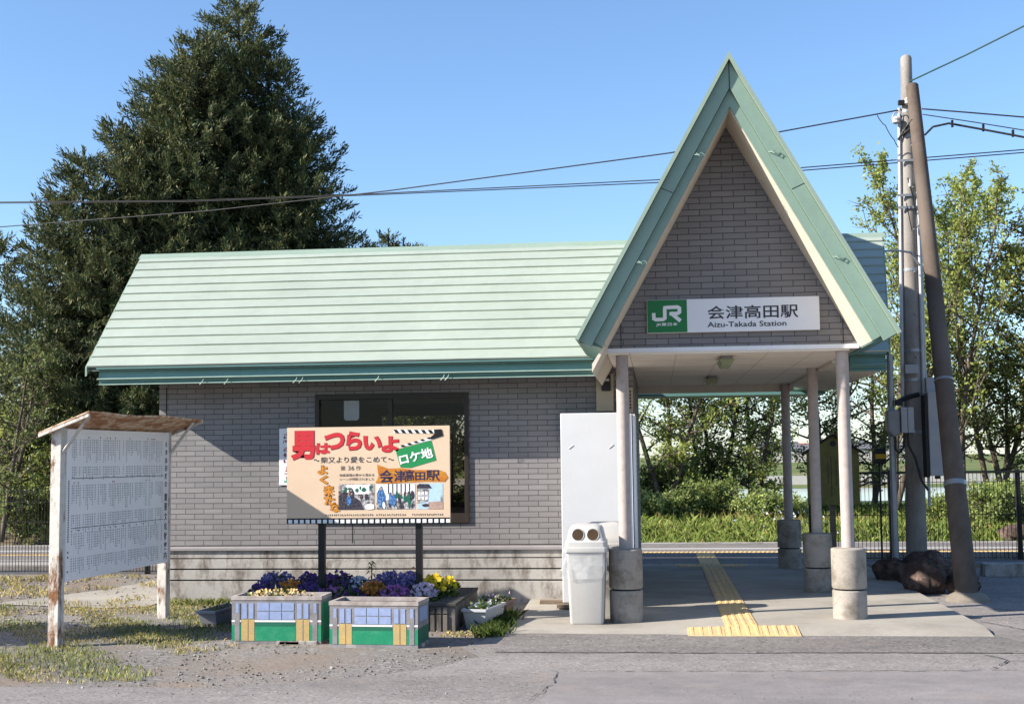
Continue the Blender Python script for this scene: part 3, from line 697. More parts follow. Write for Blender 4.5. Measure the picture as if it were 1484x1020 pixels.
# hanging paper banner on the wall
T = thing('paper_banner', 'tall white paper banner with red and purple writing, half hidden behind the film board', 'banner', (-4.25, 14.94, 1.32))
mb = MB(); mb.box(-4.435, -4.10, 14.935, 14.946, 1.32, 1.985); mb.build('sheet', M_PWHT, T)
mb = MB(); r = random.Random(4); FF = Frame((-4.435, 14.934, 1.32), (1, 0, 0)); mr2 = MB()
for k in range(7):
    v0 = .60-k*.078; tgt = mb if k < 5 else mr2
    for q in range(7):
        a = r.uniform(.045, .10); w_, h_ = (r.uniform(.02, .05), .008) if r.random() < .6 else (.008, r.uniform(.015, .04)); b_ = v0-r.uniform(0, .055)
        rect(tgt, FF, a, a+w_, b_, b_+h_, .001+.0002*q)
mb.build('lettering', plain('purple_red_ink', (.24, .03, .08), .6), T); mr2.build('lettering', M_INKR, T)
mb = MB(); rect(mb, FF, .06, .095, .03, .05, .001); rect(mb, FF, .085, .095, .05, .08, .001); mb.build('emblem', plain('teal_ink', (.1, .5, .4), .6), T)

# ================================================================== FILM-LOCATION BOARD
PY = 12.92; PX0, PZ0, PW, PH = -3.755, .964, 1.683, .977
T = thing('film_location_board', 'peach film location board with red title lettering on two black posts', 'signboard', (-3.07, PY, 0))
mb = MB(); mb.box(PX0, PX0+PW, PY, PY+.035, PZ0, PZ0+PH); PNL = mb.build('panel', M_PEACH, T)
for x in (-3.405, -2.40):
    mb = MB(); mb.box(x-.033, x+.033, PY+.037, PY+.10, 0.0, PZ0+PH-.1); mb.build('post', M_BLACK, T)
F = Frame((PX0, PY, PZ0), (1, 0, 0))
def q2(cx, cy): return ((cx-95)/1288*PW, (872-cy)/767*PH)
def tb(mb, s, cx0, cx1, cy0, cy1, d=.003, weight=0, rot=0):
    a = q2(cx0, cy1); b_ = q2(cx1, cy0); text(mb, F, s, a[0], b_[0], a[1], b_[1], d, weight, rot)
def pl(mb, pts, d): mb.poly([F.p(*q2(a, b_), d) for a, b_ in pts])
TITLE = (('男', 128, 320, 132, 365), ('は', 330, 440, 232, 320), ('つ', 395, 555, 150, 285), ('ら', 570, 690, 140, 290), ('い', 705, 850, 180, 290), ('よ', 850, 990, 185, 310))
mb = MB(); m2 = MB()
for s, a, b_, c, d in TITLE:
    tb(m2, s, a-3, b_+5, c-2, d+5, .002, .062); tb(mb, s, a, b_, c, d, .003, .045)
m2.build('title_outline', M_REDD, PNL); mb.build('title_lettering', M_RED, PNL)
mb = MB(); tb(mb, '柴又より愛をこめて', 365, 890, 342, 392, .002, .012)
for c0 in (312, 903):
    ribbon(mb, F, [q2(c0+i*4, 368-7*math.sin(i*2*math.pi/10)) for i in range(11)], .009, .002)
tb(mb, '第', 522, 562, 415, 452, .002, .0); tb(mb, '36', 582, 632, 416, 450, .002, 0); tb(mb, '作', 645, 685, 415, 452, .002, .0)
tb(mb, '映画冒頭の夢から覚める', 516, 790, 478, 500, .002, .01); tb(mb, 'シーンが撮影されました', 516, 790, 510, 532, .002, .01)
r = random.Random(9)
for c0, c1 in ((402, 475), (485, 690), (702, 780), (805, 1040), (1085, 1140), (1150, 1240), (1250, 1330)):
    c = c0
    while c < c1:
        for q in range(2):
            a = c+r.uniform(0, 6); b_ = 797+r.uniform(0, 9); pl(mb, [(a, b_+4), (a+r.uniform(5, 10), b_+4), (a+r.uniform(5, 10), b_), (a, b_)], .002+.0003*q)
        pl(mb, [(c+3, 814), (c+6, 814), (c+6, 796), (c+3, 796)], .0026); c += 17
mb.build('lettering', M_INK, PNL)
# film strip
mb = MB(); pl(mb, [(95, 872), (1383, 872), (1383, 828), (95, 828)], .002); fs = mb.build('film_strip', M_BLACK, PNL)
mb = MB()
for k in range(28):
    c = 108+k*46.1; pl(mb, [(c, 868), (min(c+31, 1382), 868), (min(c+31, 1382), 839), (c, 839)], .004)
mb.build('film_perforation', M_PWHT, fs)
# clapperboard
mb = MB(); pl(mb, [(958, 292), (1240, 222), (1278, 378), (1075, 436), (998, 432)], .003); cb = mb.build('clapperboard', M_GRN, PNL)
mb = MB(); pl(mb, [(940, 130), (1262, 138), (1262, 166), (945, 158)], .003); pl(mb, [(988, 262), (1245, 190), (1252, 216), (994, 272)], .003); each(mb, 'clapper_bar', M_PWHT, cb)
mb = MB()
for k in range(6):
    c = 962+k*54; pl(mb, [(c, 158.5+k*1.3), (c+26, 159+k*1.3), (c+8, 132+k*1.3), (c-20, 131+k*1.3)], .005)
for k in range(5):
    c = 1000+k*52; y0 = 258-k*14.4; pl(mb, [(c+14, y0+12), (c+40, y0+5), (c+20, y0-6), (c-6, y0+1)], .005)
pl(mb, [(1262, 135), (1322, 133), (1333, 186), (1262, 208), (1240, 214), (1232, 198), (1270, 166)], .005); mb.build('clapper_stripe', M_BLACK, cb)
mb = MB(); tb(mb, 'ロケ地', 985, 1252, 300, 385, .006, .03, R(13)); mb.build('lettering', M_PWHT, cb)
# plank shaped name
mb = MB(); pl(mb, [(800, 552), (825, 500), (812, 405), (850, 420), (905, 440), (1000, 436), (1100, 452), (1300, 455), (1345, 470), (1370, 515), (1345, 548), (1200, 545), (1000, 552), (900, 560)], .003); pk = mb.build('name_plank', M_PLANK, PNL)
mb = MB()
for s, a, b_, c, d in (('会', 832, 942, 450, 552), ('津', 945, 1035, 455, 545), ('高', 1030, 1105, 450, 545), ('田', 1112, 1190, 470, 535), ('駅', 1197, 1305, 455, 540)): tb(mb, s, a, b_, c, d, .005, .018)
mb.build('lettering', M_NAVY, pk)
# orange greeting
mb = MB(); m2 = MB(); m3 = MB()
for s, a, b_, c, d in (('よ', 342, 420, 412, 482), ('く', 360, 425, 490, 558), ('来', 385, 475, 570, 650), ('た', 392, 478, 650, 722), ('な', 440, 522, 712, 782)):
    tb(m2, s, a-4, b_+4, c-4, d+4, .002, .085); tb(mb, s, a, b_, c, d, .004, .04)
m2.build('greeting_outline', M_BROWN, PNL); mb.build('greeting_lettering', M_ORNG, PNL)
# three printed photographs (plain generic street and crowd pictures)
def photo(c0, c1, seed, kind):
    r = random.Random(seed); mb = MB(); pl(mb, [(c0, 762), (c1, 762), (c1, 560), (c0, 560)], .002); ph = mb.build('printed_photo', M_PGREY if kind < 2 else M_SKYP, PNL)
    L = {k: MB() for k in 'dbsgw'}
    def blob(k, x, y, w, h, d):
        pts = []
        for i in range(9):
            a = 2*math.pi*i/9; pts.append((min(c1, max(c0, x+w*math.cos(a)*r.uniform(.7, 1.15))), min(762, max(560, y-h*math.sin(a)*r.uniform(.7, 1.15)))))
        pl(L[k], pts, d)
    if kind == 0:
        pl(L['w'], [(c0+60, 640), (c1-40, 640), (c1-40, 565), (c0+60, 565)], .0024)
        for i in range(7): blob('g', c0+r.uniform(20, 270), r.uniform(570, 620), r.uniform(8, 22), r.uniform(10, 30), .0028+.0001*i)
        pl(L['d'], [(c0, 762), (c0+200, 762), (c0+170, 690), (c0+90, 640), (c0+40, 620), (c0, 650)], .0036)
        for i in range(9): blob('d', c0+r.uniform(40, 230), r.uniform(625, 720), r.uniform(10, 24), r.uniform(20, 45), .0040+.0001*i)
        for i in range(8): blob('s', c0+r.uniform(50, 240), r.uniform(610, 660), 7, 9, .0052)
        blob('b', c0+85, 690, 20, 40, .0054); blob('w', c0+250, 740, 45, 25, .0055)
    elif kind == 1:
        pl(L['w'], [(c0, 690), (c1, 690), (c1, 562), (c0, 562)], .0024)
        for i in range(6): pl(L['d'], [(c0+90+i*33, 640), (c0+100+i*33, 640), (c0+100+i*33, 562), (c0+90+i*33, 562)], .0028)
        for i in range(12): blob('d', c0+r.uniform(90, 290), r.uniform(640, 740), r.uniform(9, 22), r.uniform(25, 45), .0034+.0001*i)
        for i in range(7): blob('g', c0+r.uniform(150, 290), r.uniform(640, 740), r.uniform(8, 14), r.uniform(15, 35), .0048+.0001*i)
        blob('b', c0+35, 660, 32, 85, .0056); blob('b', c0+125, 690, 30, 55, .0057); blob('w', c0+60, 730, 14, 30, .0058)
        for x in (35, 125, 190, 240): blob('s', c0+x, 600 if x == 35 else 640, 10, 12, .0060)
    else:
        pl(L['d'], [(c0, 600), (c0+120, 600), (c0+95, 565), (c0+20, 562), (c0, 575)], .0024); pl(L['g'], [(c0, 720), (c0+90, 700), (c0+95, 602), (c0, 602)], .0026)
        for i in range(3):
            for j in range(2): pl(L['w'], [(c0+8+i*28, 650+j*38), (c0+28+i*28, 650+j*38), (c0+28+i*28, 625+j*38), (c0+8+i*28, 625+j*38)], .0030)
        pl(L['s'], [(c0+90, 762), (c1, 762), (c1, 700), (c0+90, 705)], .0028); blob('g', c0+192, 680, 8, 35, .0034); blob('d', c0+70, 730, 30, 14, .0036)
    mm = MB(); mi = []; ms = []
    for k, mt in (('d', M_PDARK), ('b', M_PBLUE), ('s', M_PSKIN), ('g', M_PGREY if kind == 2 else M_PLGRD), ('w', M_PWHT)):
        if L[k].f: mm.raw(L[k].v, L[k].f); mi += [len(ms)]*len(L[k].f); ms.append(mt)
    o = mm.build('print', ms[0], ph)
    for q in ms[1:]: o.data.materials.append(q)
    o.data.polygons.foreach_set('material_index', mi)
photo(507, 790, 1, 0); photo(808, 1110, 2, 1); photo(1125, 1328, 3, 2)

# ================================================================== NOTICE BOARD (left)
A = Vector((-5.46, 11.38, 0)); B = Vector((-5.275, 13.5, 0)); U = (B-A).normalized(); Nn = Vector((U.y, -U.x, 0))
T = thing('notice_board', 'large rusty white notice board with a small tin roof and dense columns of writing', 'notice board', tuple((A+B)/2))
def obox(mb, c, hu, hn, z0, z1):
    P = [c+U*a*hu+Nn*b_*hn for a, b_ in ((-1, -1), (1, -1), (1, 1), (-1, 1))]
    mb.hexa([(p.x, p.y, z0) for p in P]+[(p.x, p.y, z1) for p in P])
for c in (A, B):
    mb = MB(); obox(mb, c, .05, .05, -.15, 1.93); mb.build('post', M_RUSTW, T, bevel=.004)
BL = (B-A).length-.08
F = Frame(tuple(A+U*.04+Nn*.062+Vector((0, 0, .53))), tuple(U)); BH = 1.39
mb = MB(); slab2d(mb, F, [(0, -.005), (BL, .012), (BL, BH), (0, BH)], -.03, 0); NP = mb.build('panel', M_PANELW, T)
mb = MB(); obox(mb, A+(B-A)*.5+Nn*.02, (B-A).length/2-.05, .02, 1.84, 1.91); obox(mb, A+(B-A)*.5+Nn*.005, (B-A).length/2-.05, .02, .56, .60); each(mb, 'cross_bar', M_RUSTW, T)
r = random.Random(12); mb = MB(); mg = MB(); mred = MB()
rows = ((1.33, 1.12, .93), (.86, .58, .5), (.44, .24, .14)) 
def sect(v_top, v_mid, h1, h2, gapp):
    u = .09
    while u < BL-.15:
        if r.random() < gapp: u += .035; continue
        for vt, hh in ((v_top, h1), (v_mid, h2)):
            L_ = hh*r.uniform(.45, 1); v = vt
            while v > vt-L_:
                gw = r.uniform(.009, .015)
                rect(mg, F, u, u+gw, v-.017, v-.004, .0015); v -= .0225
        if r.random() < .2: rect(mred if r.random() < .4 else mb, F, u, u+.014, v_top+.008, v_top+.024, .0015)
        u += r.choice((.029, .031, .034, .044))
sect(1.30, 1.045, .22, .14, .16); sect(.875, .60, .24, .17, .08); sect(.43, .205, .19, .15, .10)
for v in (.93, .47): rect(mb, F, .08, BL-.12, v, v+.006, .0015)
mg.build('small_writing', M_INKG, NP); mred.build('red_mark', M_INKR, NP)
for i, s in enumerate('会津高田町の'): text(mb, F, s, BL-.085, BL-.035, 1.235-i*.085, 1.293-i*.085, .002, .012)
for i, s in enumerate('重要文化財案内'): text(mb, F, s, BL-.093, BL-.027, .665-i*.103, .745-i*.103, .002, .018)
for i in range(26): rect(mb, F, .025, .045, .90-i*.022, .914-i*.022, .0015)
for i in (1, 3, 9): rect(mb, F, .025, .045, .27-i*.022, .287-i*.022, .0015)
mb.build('lettering', M_INK, NP)
# roof: single sheet rising towards the reader
mb = MB()
lo0, lo1 = A-U*.12-Nn*.14, B+U*.16-Nn*.14; hi0, hi1 = A-U*.12+Nn*.36, B+U*.16+Nn*.36
zl, zh = 1.875, 2.055; NR = 8
for i in range(NR):
    a, b_ = i/NR, (i+1)/NR; p = [lo0+(lo1-lo0)*a, lo0+(lo1-lo0)*b_, hi0+(hi1-hi0)*b_, hi0+(hi1-hi0)*a]
    wv = [.006*math.sin(a*9), .006*math.sin(b_*9), .009*math.sin(b_*11+1), .009*math.sin(a*11+1)]
    zz = [zl, zl, zh, zh]; mb.hexa([(q.x, q.y, z+w_) for q, z, w_ in zip(p, zz, wv)]+[(q.x, q.y, z+w_+.014) for q, z, w_ in zip(p, zz, wv)])
rf = mb.build('roof', M_RUSTR, T)
mb = MB()
for q0, q1 in ((lo0, hi0), (lo1-U*.02, hi1-U*.02)):
    mb.hexa([(q0.x, q0.y, zl-.03), (q0.x+U.x*.03, q0.y+U.y*.03, zl-.03), (q1.x+U.x*.03, q1.y+U.y*.03, zh-.03), (q1.x, q1.y, zh-.03), (q0.x, q0.y, zl-.002), (q0.x+U.x*.03, q0.y+U.y*.03, zl-.002), (q1.x+U.x*.03, q1.y+U.y*.03, zh-.002), (q1.x, q1.y, zh-.002)])
each(mb, 'roof_bearer', M_RUSTW, rf)
for c, k in ((A, -.02), (B, .03)):
    p0 = c+Nn*.05+U*k; p1 = c+Nn*.31+U*k; mb = MB()
    for dv in (-.014, .014): mb.tube([(p0.x+U.x*dv, p0.y+U.y*dv, 1.70), (p1.x+U.x*dv, p1.y+U.y*dv, 2.03)], .011, 4)
    each(mb, 'brace', M_RUSTW, T)

# ================================================================== CABINET, BINS
T = thing('white_cabinet', 'plain tall white metal cabinet against the brick wall behind the bins', 'cabinet', (-.64, 14.5, 0))
mb = MB(); mb.box(-1.045, -.30, 14.22, 14.93, .03, 2.09); bd = mb.build('body', M_WHITE, T, bevel=.008)
mb = MB(); mb.box(-.297, -.262, 14.235, 14.92, .05, 2.075); mb.box(-.255, -.225, 14.25, 14.9, .05, 2.07); each(mb, 'front_door', M_TRIM, T, bevel=.004)
mb = MB()
for z in (.85, 1.72):
    for x in (-.93, -.49): mb.tube([(x-.025, 14.2175, z-.02), (x+.025, 14.2175, z+.02)], .004, 4)
each(mb, 'scuff_mark', plain('faint_scuff', (.70, .70, .72), .5), bd)
mb = MB(); mb.box(-1.10, -.30, 14.05, 14.21, -.01, .028); tag(mb.build('wooden_plank', M_WOOD, None, loc=(-.7, 14.13, 0), bevel=.003), 'weathered board lying along the front foot of the white cabinet', 'plank')
mb = MB(); mb.box(-1.32, -1.05, 14.45, 14.6, -.01, .026); tag(mb.build('wooden_plank', M_WOOD, None, loc=(-1.2, 14.5, 0), bevel=.003), 'short weathered board on the slab left of the white cabinet', 'plank')
def rr(cx, cy, hx, hy, r_, z, n=5):
    P = []
    for sx, sy, a0 in ((1, 1, 0), (-1, 1, 90), (-1, -1, 180), (1, -1, 270)):
        for k in range(n):
            a = R(a0+90*k/(n-1)); P.append((cx+sx*(hx-r_)+r_*math.cos(a), cy+sy*(hy-r_)+r_*math.sin(a), z))
    return P
BX, BY = -.715, 13.10; bz = sz(BX, 12.95)+.002
T = thing('litter_bin', 'white plastic litter bin with two round holes facing front and a loose bin bag', 'bin', (BX, BY, bz), 'white litter bins by the column')
mb = MB(); mb.loft([rr(BX, BY, .158, .175, .03, bz), rr(BX, BY, .166, .185, .03, bz+.02), rr(BX, BY, .193, .208, .03, bz+.72)]); mb.build('body', M_BIN, T, smooth=True)
mb = MB(); z0 = bz+.705
mb.loft([rr(BX, BY, .214, .225, .035, z0), rr(BX, BY, .217, .228, .035, z0+.012), rr(BX, BY, .214, .225, .035, z0+.045), rr(BX, BY, .205, .217, .035, z0+.05), rr(BX, BY, .203, .215, .04, z0+.10), rr(BX, BY+.003, .190, .203, .05, z0+.118), rr(BX, BY+.012, .165, .190, .06, z0+.225), rr(BX, BY+.02, .145, .17, .06, z0+.255), rr(BX, BY+.03, .10, .12, .05, z0+.268)])
ld = mb.build('lid', M_BIN, T, smooth=True)
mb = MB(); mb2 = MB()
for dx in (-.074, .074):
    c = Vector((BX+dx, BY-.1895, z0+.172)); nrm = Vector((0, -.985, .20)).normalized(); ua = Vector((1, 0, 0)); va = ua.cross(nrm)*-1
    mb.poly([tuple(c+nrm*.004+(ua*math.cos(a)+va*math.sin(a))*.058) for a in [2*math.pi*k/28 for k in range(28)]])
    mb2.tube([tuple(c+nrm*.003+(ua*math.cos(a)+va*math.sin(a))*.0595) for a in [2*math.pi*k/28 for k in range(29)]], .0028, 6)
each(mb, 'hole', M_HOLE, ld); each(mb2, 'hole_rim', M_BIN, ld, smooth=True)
mb = MB(); r = random.Random(3); rings = []
base = rr(BX, BY, 1, 1, .2, 0, 8); NB = len(base)
ph1 = [r.uniform(-1, 1) for _ in range(NB)]
for j in range(6):
    t = j/5; ring = []
    for i, p in enumerate(base):
        ux, uy = p[0]-BX, p[1]-BY; drop = (.19+.05*math.sin(i*.9)+(.06 if ux > .2 and uy < 0 else 0)+(.05 if ux < -.8 else 0))*t
        o_ = .004+.012*t*abs(math.sin(i*1.7+ph1[i]))+(.05*t*t if ux < -.85 else 0)
        ring.append((BX+ux*(.202-.007*t*drop/.2+o_), BY+uy*(.216-.007*t+o_), z0+.02-drop))
    rings.append(ring)
mb.loft(rings[::-1], (0, 0)); mb.build('bin_bag', M_BAG, T, smooth='all')
copy_thing(T, (-.53, 13.66, sz(-.5, 13.5)+.002), 'white plastic litter bin turned sideways behind the front bin and column', R(90))

# ================================================================== PLANTERS AND FLOWERS
def planter(label, x0, x1, y0, y1, dyr, h, lbl_rot, top_fl):
    """concrete trough with a painted railcar front; dyr: extra y of right end"""
    z0 = gz(x0, y0)+.0; T = thing('painted_planter', label, 'planter', ((x0+x1)/2, (y0+y1)/2, z0), 'concrete planters painted as railway carriages')
    th = .022; mb = MB(); W = x1-x0
    U_ = Vector((W, dyr, 0)).normalized(); V_ = Vector((-U_.y, U_.x, 0)); O = Vector((x0, y0, z0)); D = y1-y0
    def ob(u0, u1, v0, v1, a, b_):
        P = [O+U_*u+V_*v for u, v in ((u0, v0), (u1, v0), (u1, v1), (u0, v1))]; mb.hexa([(p.x, p.y, z0+a) for p in P]+[(p.x, p.y, z0+b_) for p in P])
    ob(0, W, 0, th, .0, h-.035); ob(0, W, D-th, D, .0, h-.035); ob(0, th, th, D-th, .0, h-.035); ob(W-th, W, th, D-th, .0, h-.035)
    body = mb.build('box', M_PLW, T)
    mb = MB(); ob(-.006, W+.006, -.006, th+.006, h-.034, h); ob(-.006, W+.006, D-th-.006, D+.006, h-.034, h); ob(-.006, th+.006, th+.006, D-th-.006, h-.034, h); ob(W-th-.006, W+.006, th+.006, D-th-.006, h-.034, h)
    mb.build('rim', M_PLRIM, T)
    mb = MB(); ob(th, W-th, th, D-th, h-.10, h-.05); mb.build('soil', M_SOIL, T)
    F = Frame(tuple(O), tuple(U_)); Z = lambda t: .03+(h-.075)*t       # t 0..1 over the painted face
    X = lambda t: W*t
    L = {k: MB() for k in 'bygdwr'}
    def rc(k, a, b_, c, d, o=.002): rect(L[k], F, X(a), X(b_), Z(c), Z(d), o)
    rc('g', .0, 1, .0, .40); rc('d', .26, .71, .36, .46, .003); rc('w', 0, .105, .475, .52, .003); rc('w', .255, .715, .475, .52, .003); rc('w', .875, 1, .475, .52, .003)
    rc('g', .26, .71, .0, .36, .003)
    for a in (.035, .905): rc('r', a, a+.055, 0, .96, .0045); rc('b', a+.012, a+.043, .70, .95, .006)
    for a in (.11, .725):
        rc('y', a, a+.145, .0, .54, .004)
        for q in (0, .075): rc('b', a+.008+q, a+.06+q, .56, .95, .004)
    for i in range(3):
        for j in range(2): rc('b', .285+i*.14, .285+i*.14+.132, .535+j*.225, .535+j*.225+.205, .003)
    for a in (.1795, .7945): rc('r', a, a+.006, 0, .95, .006)
    for k, nm, mt in (('b', 'painted_window', M_PLBLUE), ('y', 'painted_door', M_PLYEL), ('g', 'painted_green', M_PLGRN), ('d', 'painted_dark_band', M_PLGRD), ('w', 'painted_white_line', M_PWHT), ('r', 'painted_post', M_PLW)): each(L[k], nm, mt, body)
    # green side
    E = Frame(tuple(O+U_*W), tuple(V_)); mb = MB(); rect(mb, E, 0, D, .02, h-.06 if lbl_rot else h*.42, .002); mb.build('painted_side', M_PLGRN if lbl_rot else M_PLGRD, body)
    if not lbl_rot:
        mb = MB(); rect(mb, E, .06, D-.06, h*.55, h-.06, .002); each(mb, 'painted_side', M_PLBLUE, body)
    mb = MB(); r = random.Random(int(W*1000))
    for k in range(5):
        a = r.uniform(.02, .85)*W; mb.box(O.x+a, O.x+a+r.uniform(.08, .2), y0-.015, y0+.3, z0-.02, z0+.03)
    each(mb, 'footing', M_FOUND, T, bevel=.008)
    return T
PLA = planter('painted concrete planter on the left with a green right side, small apricot flowers in it', -3.89, -3.055, 11.62, 11.98, 0, .43, True, True)
PLB = planter('painted concrete planter on the right, shorter and without flowers, bare soil inside', -2.93, -2.12, 11.44, 11.84, -.05, .405, False, False)

def quads(rs, C, size, aspect=.5, up=.3, jit=1.0):
    """diamond leaves at points C: returns verts, faces"""
    n = len(C); d = rs.normal(size=(n, 3)); d[:, 2] += up; d /= np.linalg.norm(d, axis=1)[:, None]
    e = rs.normal(size=(n, 3)); e -= d*(e*d).sum(1)[:, None]; e /= np.linalg.norm(e, axis=1)[:, None]
    s = size*rs.uniform(.65, 1.3, n)[:, None] if np.isscalar(size) else size[:, None]
    nn = np.cross(d, e)
    V = np.stack([C, C+d*s*.5+e*s*aspect*.5+nn*s*.06, C+d*s, C+d*s*.5-e*s*aspect*.5+nn*s*.06], 1).reshape(-1, 3)
    return V, np.arange(4*n).reshape(-1, 4)
class Acc:
    def __init__(s): s.V = []; s.F = []; s.n = 0
    def add(s, V, Fc): s.V.append(V); s.F.append(Fc+s.n); s.n += len(V)
    def build(s, name, mat, parent=None, loc=None): return npmesh(name, np.concatenate(s.V), np.concatenate(s.F), mat, parent, loc)
def clump(label, x, y, z, rx, ry, h, color, nfl, nleaf, seed, fsize=.045, name='pansy_plant', cat='flowers', group='pansies in the flower bed'):
    rs = np.random.RandomState(seed); T = thing(name, label, cat, (x, y, z), group)
    a = rs.uniform(0, 2*np.pi, nleaf); q = np.sqrt(rs.uniform(0, 1, nleaf)); C = np.stack([x+rx*q*np.cos(a), y+ry*q*np.sin(a), z+h*rs.uniform(0, .85, nleaf)*(1-.45*q**2)], 1)
    V, Fc = quads(rs, C, .055, .45, .5); npmesh('foliage', V, Fc, M_WEED, T)
    nfl = int(nfl*1.3); a = rs.uniform(0, 2*np.pi, nfl); q = np.sqrt(rs.uniform(0, 1, nfl)); C = np.stack([x+rx*q*np.cos(a), y+ry*q*np.sin(a), z+h*(rs.uniform(.62, 1.08, nfl))*(1-.4*q**2)], 1)
    A_ = Acc()
    for k in range(5):          # five petals round each bloom, facing up and to the front
        n = len(C); rs2 = np.random.RandomState(seed+7); fd = np.stack([rs2.normal(0, .45, n), -.75+rs2.normal(0, .35, n), .55+rs2.normal(0, .3, n)], 1); fd /= np.linalg.norm(fd, axis=1)[:, None]
        e1 = np.cross(fd, np.array([0, 0, 1.0])); e1 /= np.linalg.norm(e1, axis=1)[:, None]; e2 = np.cross(e1, fd)
        an = 2*np.pi*k/5+.3; d = e1*np.cos(an)+e2*np.sin(an); w = -e1*np.sin(an)+e2*np.cos(an); s = fsize*.46*rs2.uniform(.75, 1.25, n)[:, None]
        V = np.stack([C, C+d*s*.6+w*s*.5, C+d*s*1.05+fd*s*.1, C+d*s*.6-w*s*.5], 1).reshape(-1, 3); A_.add(V, np.arange(4*n).reshape(-1, 4))
    A_.build('blossoms', M_FL[color], T); return T
# raised flower bed
bx0, bx1, by0, by1, btz = -4.02, -1.96, 12.5, 14.05, .215
T = thing('flower_bed', 'raised flower bed walled with dark ribbed concrete slabs in front of the station wall', 'flower bed', ((bx0+bx1)/2, 13.2, -.06))
mb = MB(); t_ = .07
mb.box(bx0, bx1, by0, by0+t_, -.1, btz-.03); mb.box(bx0, bx1, by1-t_, by1, -.1, btz-.03); mb.box(bx0, bx0+t_, by0+t_, by1-t_, -.1, btz-.03); mb.box(bx1-t_, bx1, by0+t_, by1-t_, -.1, btz-.03)
k = bx0+.02
while k < bx1-.06:
    mb.box(k, k+.042, by0-.018, by0, -.1, btz-.11); mb.box(k, k+.042, by0-.016, by0, btz-.098, btz-.035); k += .062
mb.build('side_slab', M_BED, T, bevel=.003)
mb = MB(); mb.box(bx0-.01, bx1+.01, by0-.02, by0+.16, btz-.028, btz); mb.box(bx1-.22, bx1+.01, by0+.16, by1, btz-.028, btz); mb.box(bx0-.01, bx0+.15, by0+.16, by1, btz-.028, btz); mb.box(bx0+.15, bx1-.22, by1-.12, by1, btz-.028, btz); mb.build('coping', M_BEDTOP, T, bevel=.004)
mb = MB(); mb.box(bx0+t_, bx1-t_, by0+t_, by1-t_, -.1, btz-.035); mb.build('soil', M_SOIL, T)
bz_ = btz-.04
for i, (px, yy, rx, ry, h, colr, nf, nl, fs_, lb) in enumerate((
    (378, 12.95, .17, .22, .20, 'purple', 110, 420, .045, 'dark purple pansies at the far left end of the flower bed'),
    (395, 13.7, .20, .2, .24, 'violet', 90, 380, .045, 'violet and pale blue pansies at the back left of the bed'),
    (413, 13.1, .16, .18, .20, 'orange', 60, 320, .05, 'orange pansies near the left end of the flower bed'),
    (441, 12.9, .17, .2, .19, 'purple', 110, 380, .045, 'purple pansies between the left orange clump and the left black post'),
    (444, 13.75, .15, .15, .22, 'purple', 70, 300, .045, 'purple pansies at the back just left of the left black post'),
    (484, 13.3, .24, .25, .27, 'purple', 150, 560, .045, 'large deep violet pansy mound just right of the left black post'),
    (477, 12.85, .18, .18, .16, 'magenta', 60, 360, .04, 'dusky purple pansies in front of the large violet mound'),
    (517, 13.3, .15, .2, .21, 'white', 75, 300, .045, 'pale blue and white pansies in the middle of the bed'),
    (512, 12.8, .18, .15, .15, 'purple', 40, 360, .04, 'small dark purple pansies low in the middle front of the bed'),
    (540, 12.95, .16, .18, .21, 'orange', 75, 330, .05, 'bright orange pansies in the middle of the bed'),
    (566, 13.5, .22, .2, .25, 'violet', 120, 430, .045, 'violet pansies behind the magenta clump'),
    (571, 12.85, .19, .16, .17, 'magenta', 95, 330, .045, 'magenta pansies at the front right of the bed'),
    (593, 13.45, .16, .18, .25, 'violet', 90, 330, .045, 'violet pansies beside the right black post'),
    (597, 13.62, .06, .06, .30, 'orange', 10, 60, .05, 'few orange blooms poking up left of the right black post'),
    (613, 12.85, .14, .14, .19, 'pink', 70, 260, .05, 'pale pink pansies at the right front of the bed'),
    (626, 13.25, .15, .18, .24, 'yellow', 60, 300, .06, 'yellow pansies just right of the right black post'),
    (644, 13.2, .14, .17, .23, 'yellow', 50, 280, .06, 'yellow pansies at the right end of the flower bed'))):
    clump(lb, (px-957)/1872.*yy+.03, yy, bz_, rx, ry, h, colr, nf, nl, 40+i, fs_)
clump('small apricot flowers along the rim of the left painted planter', -3.49, 11.80, PLA.location.z+.36, .32, .07, .12, 'dried', 60, 130, 77, .03, 'planter_flowers', 'flowers', None)
# lily shoot
T = thing('lily_shoot', 'single green lily shoot with whorled leaves rising from the middle of the bed', 'plant', (-3.03, 13.6, bz_))
mb = MB(); mb.tube([(-3.03, 13.6, bz_), (-3.025, 13.6, .36), (-3.03, 13.59, .50)], [.007, .006, .004], 6); mb.build('stem', M_WEED, T)
rs = np.random.RandomState(3); A_ = Acc()
for k in range(34):
    a = rs.uniform(0, 6.28); z = .36+.16*k/34; d = np.array([math.cos(a)*.9, math.sin(a)*.9, .35-.5*(1-k/34)]); C = np.array([-3.03, 13.6, z]); s = .10*(1-.4*k/34); w = np.array([-math.sin(a), math.cos(a), 0])*.010
    V = np.array([C, C+d*s*.5+w+[0, 0, .012], C+d*s-[0, 0, .02], C+d*s*.5-w+[0, 0, .012]]); A_.add(V, np.arange(4).reshape(1, 4))
A_.build('leaves', M_LEAFM, T)
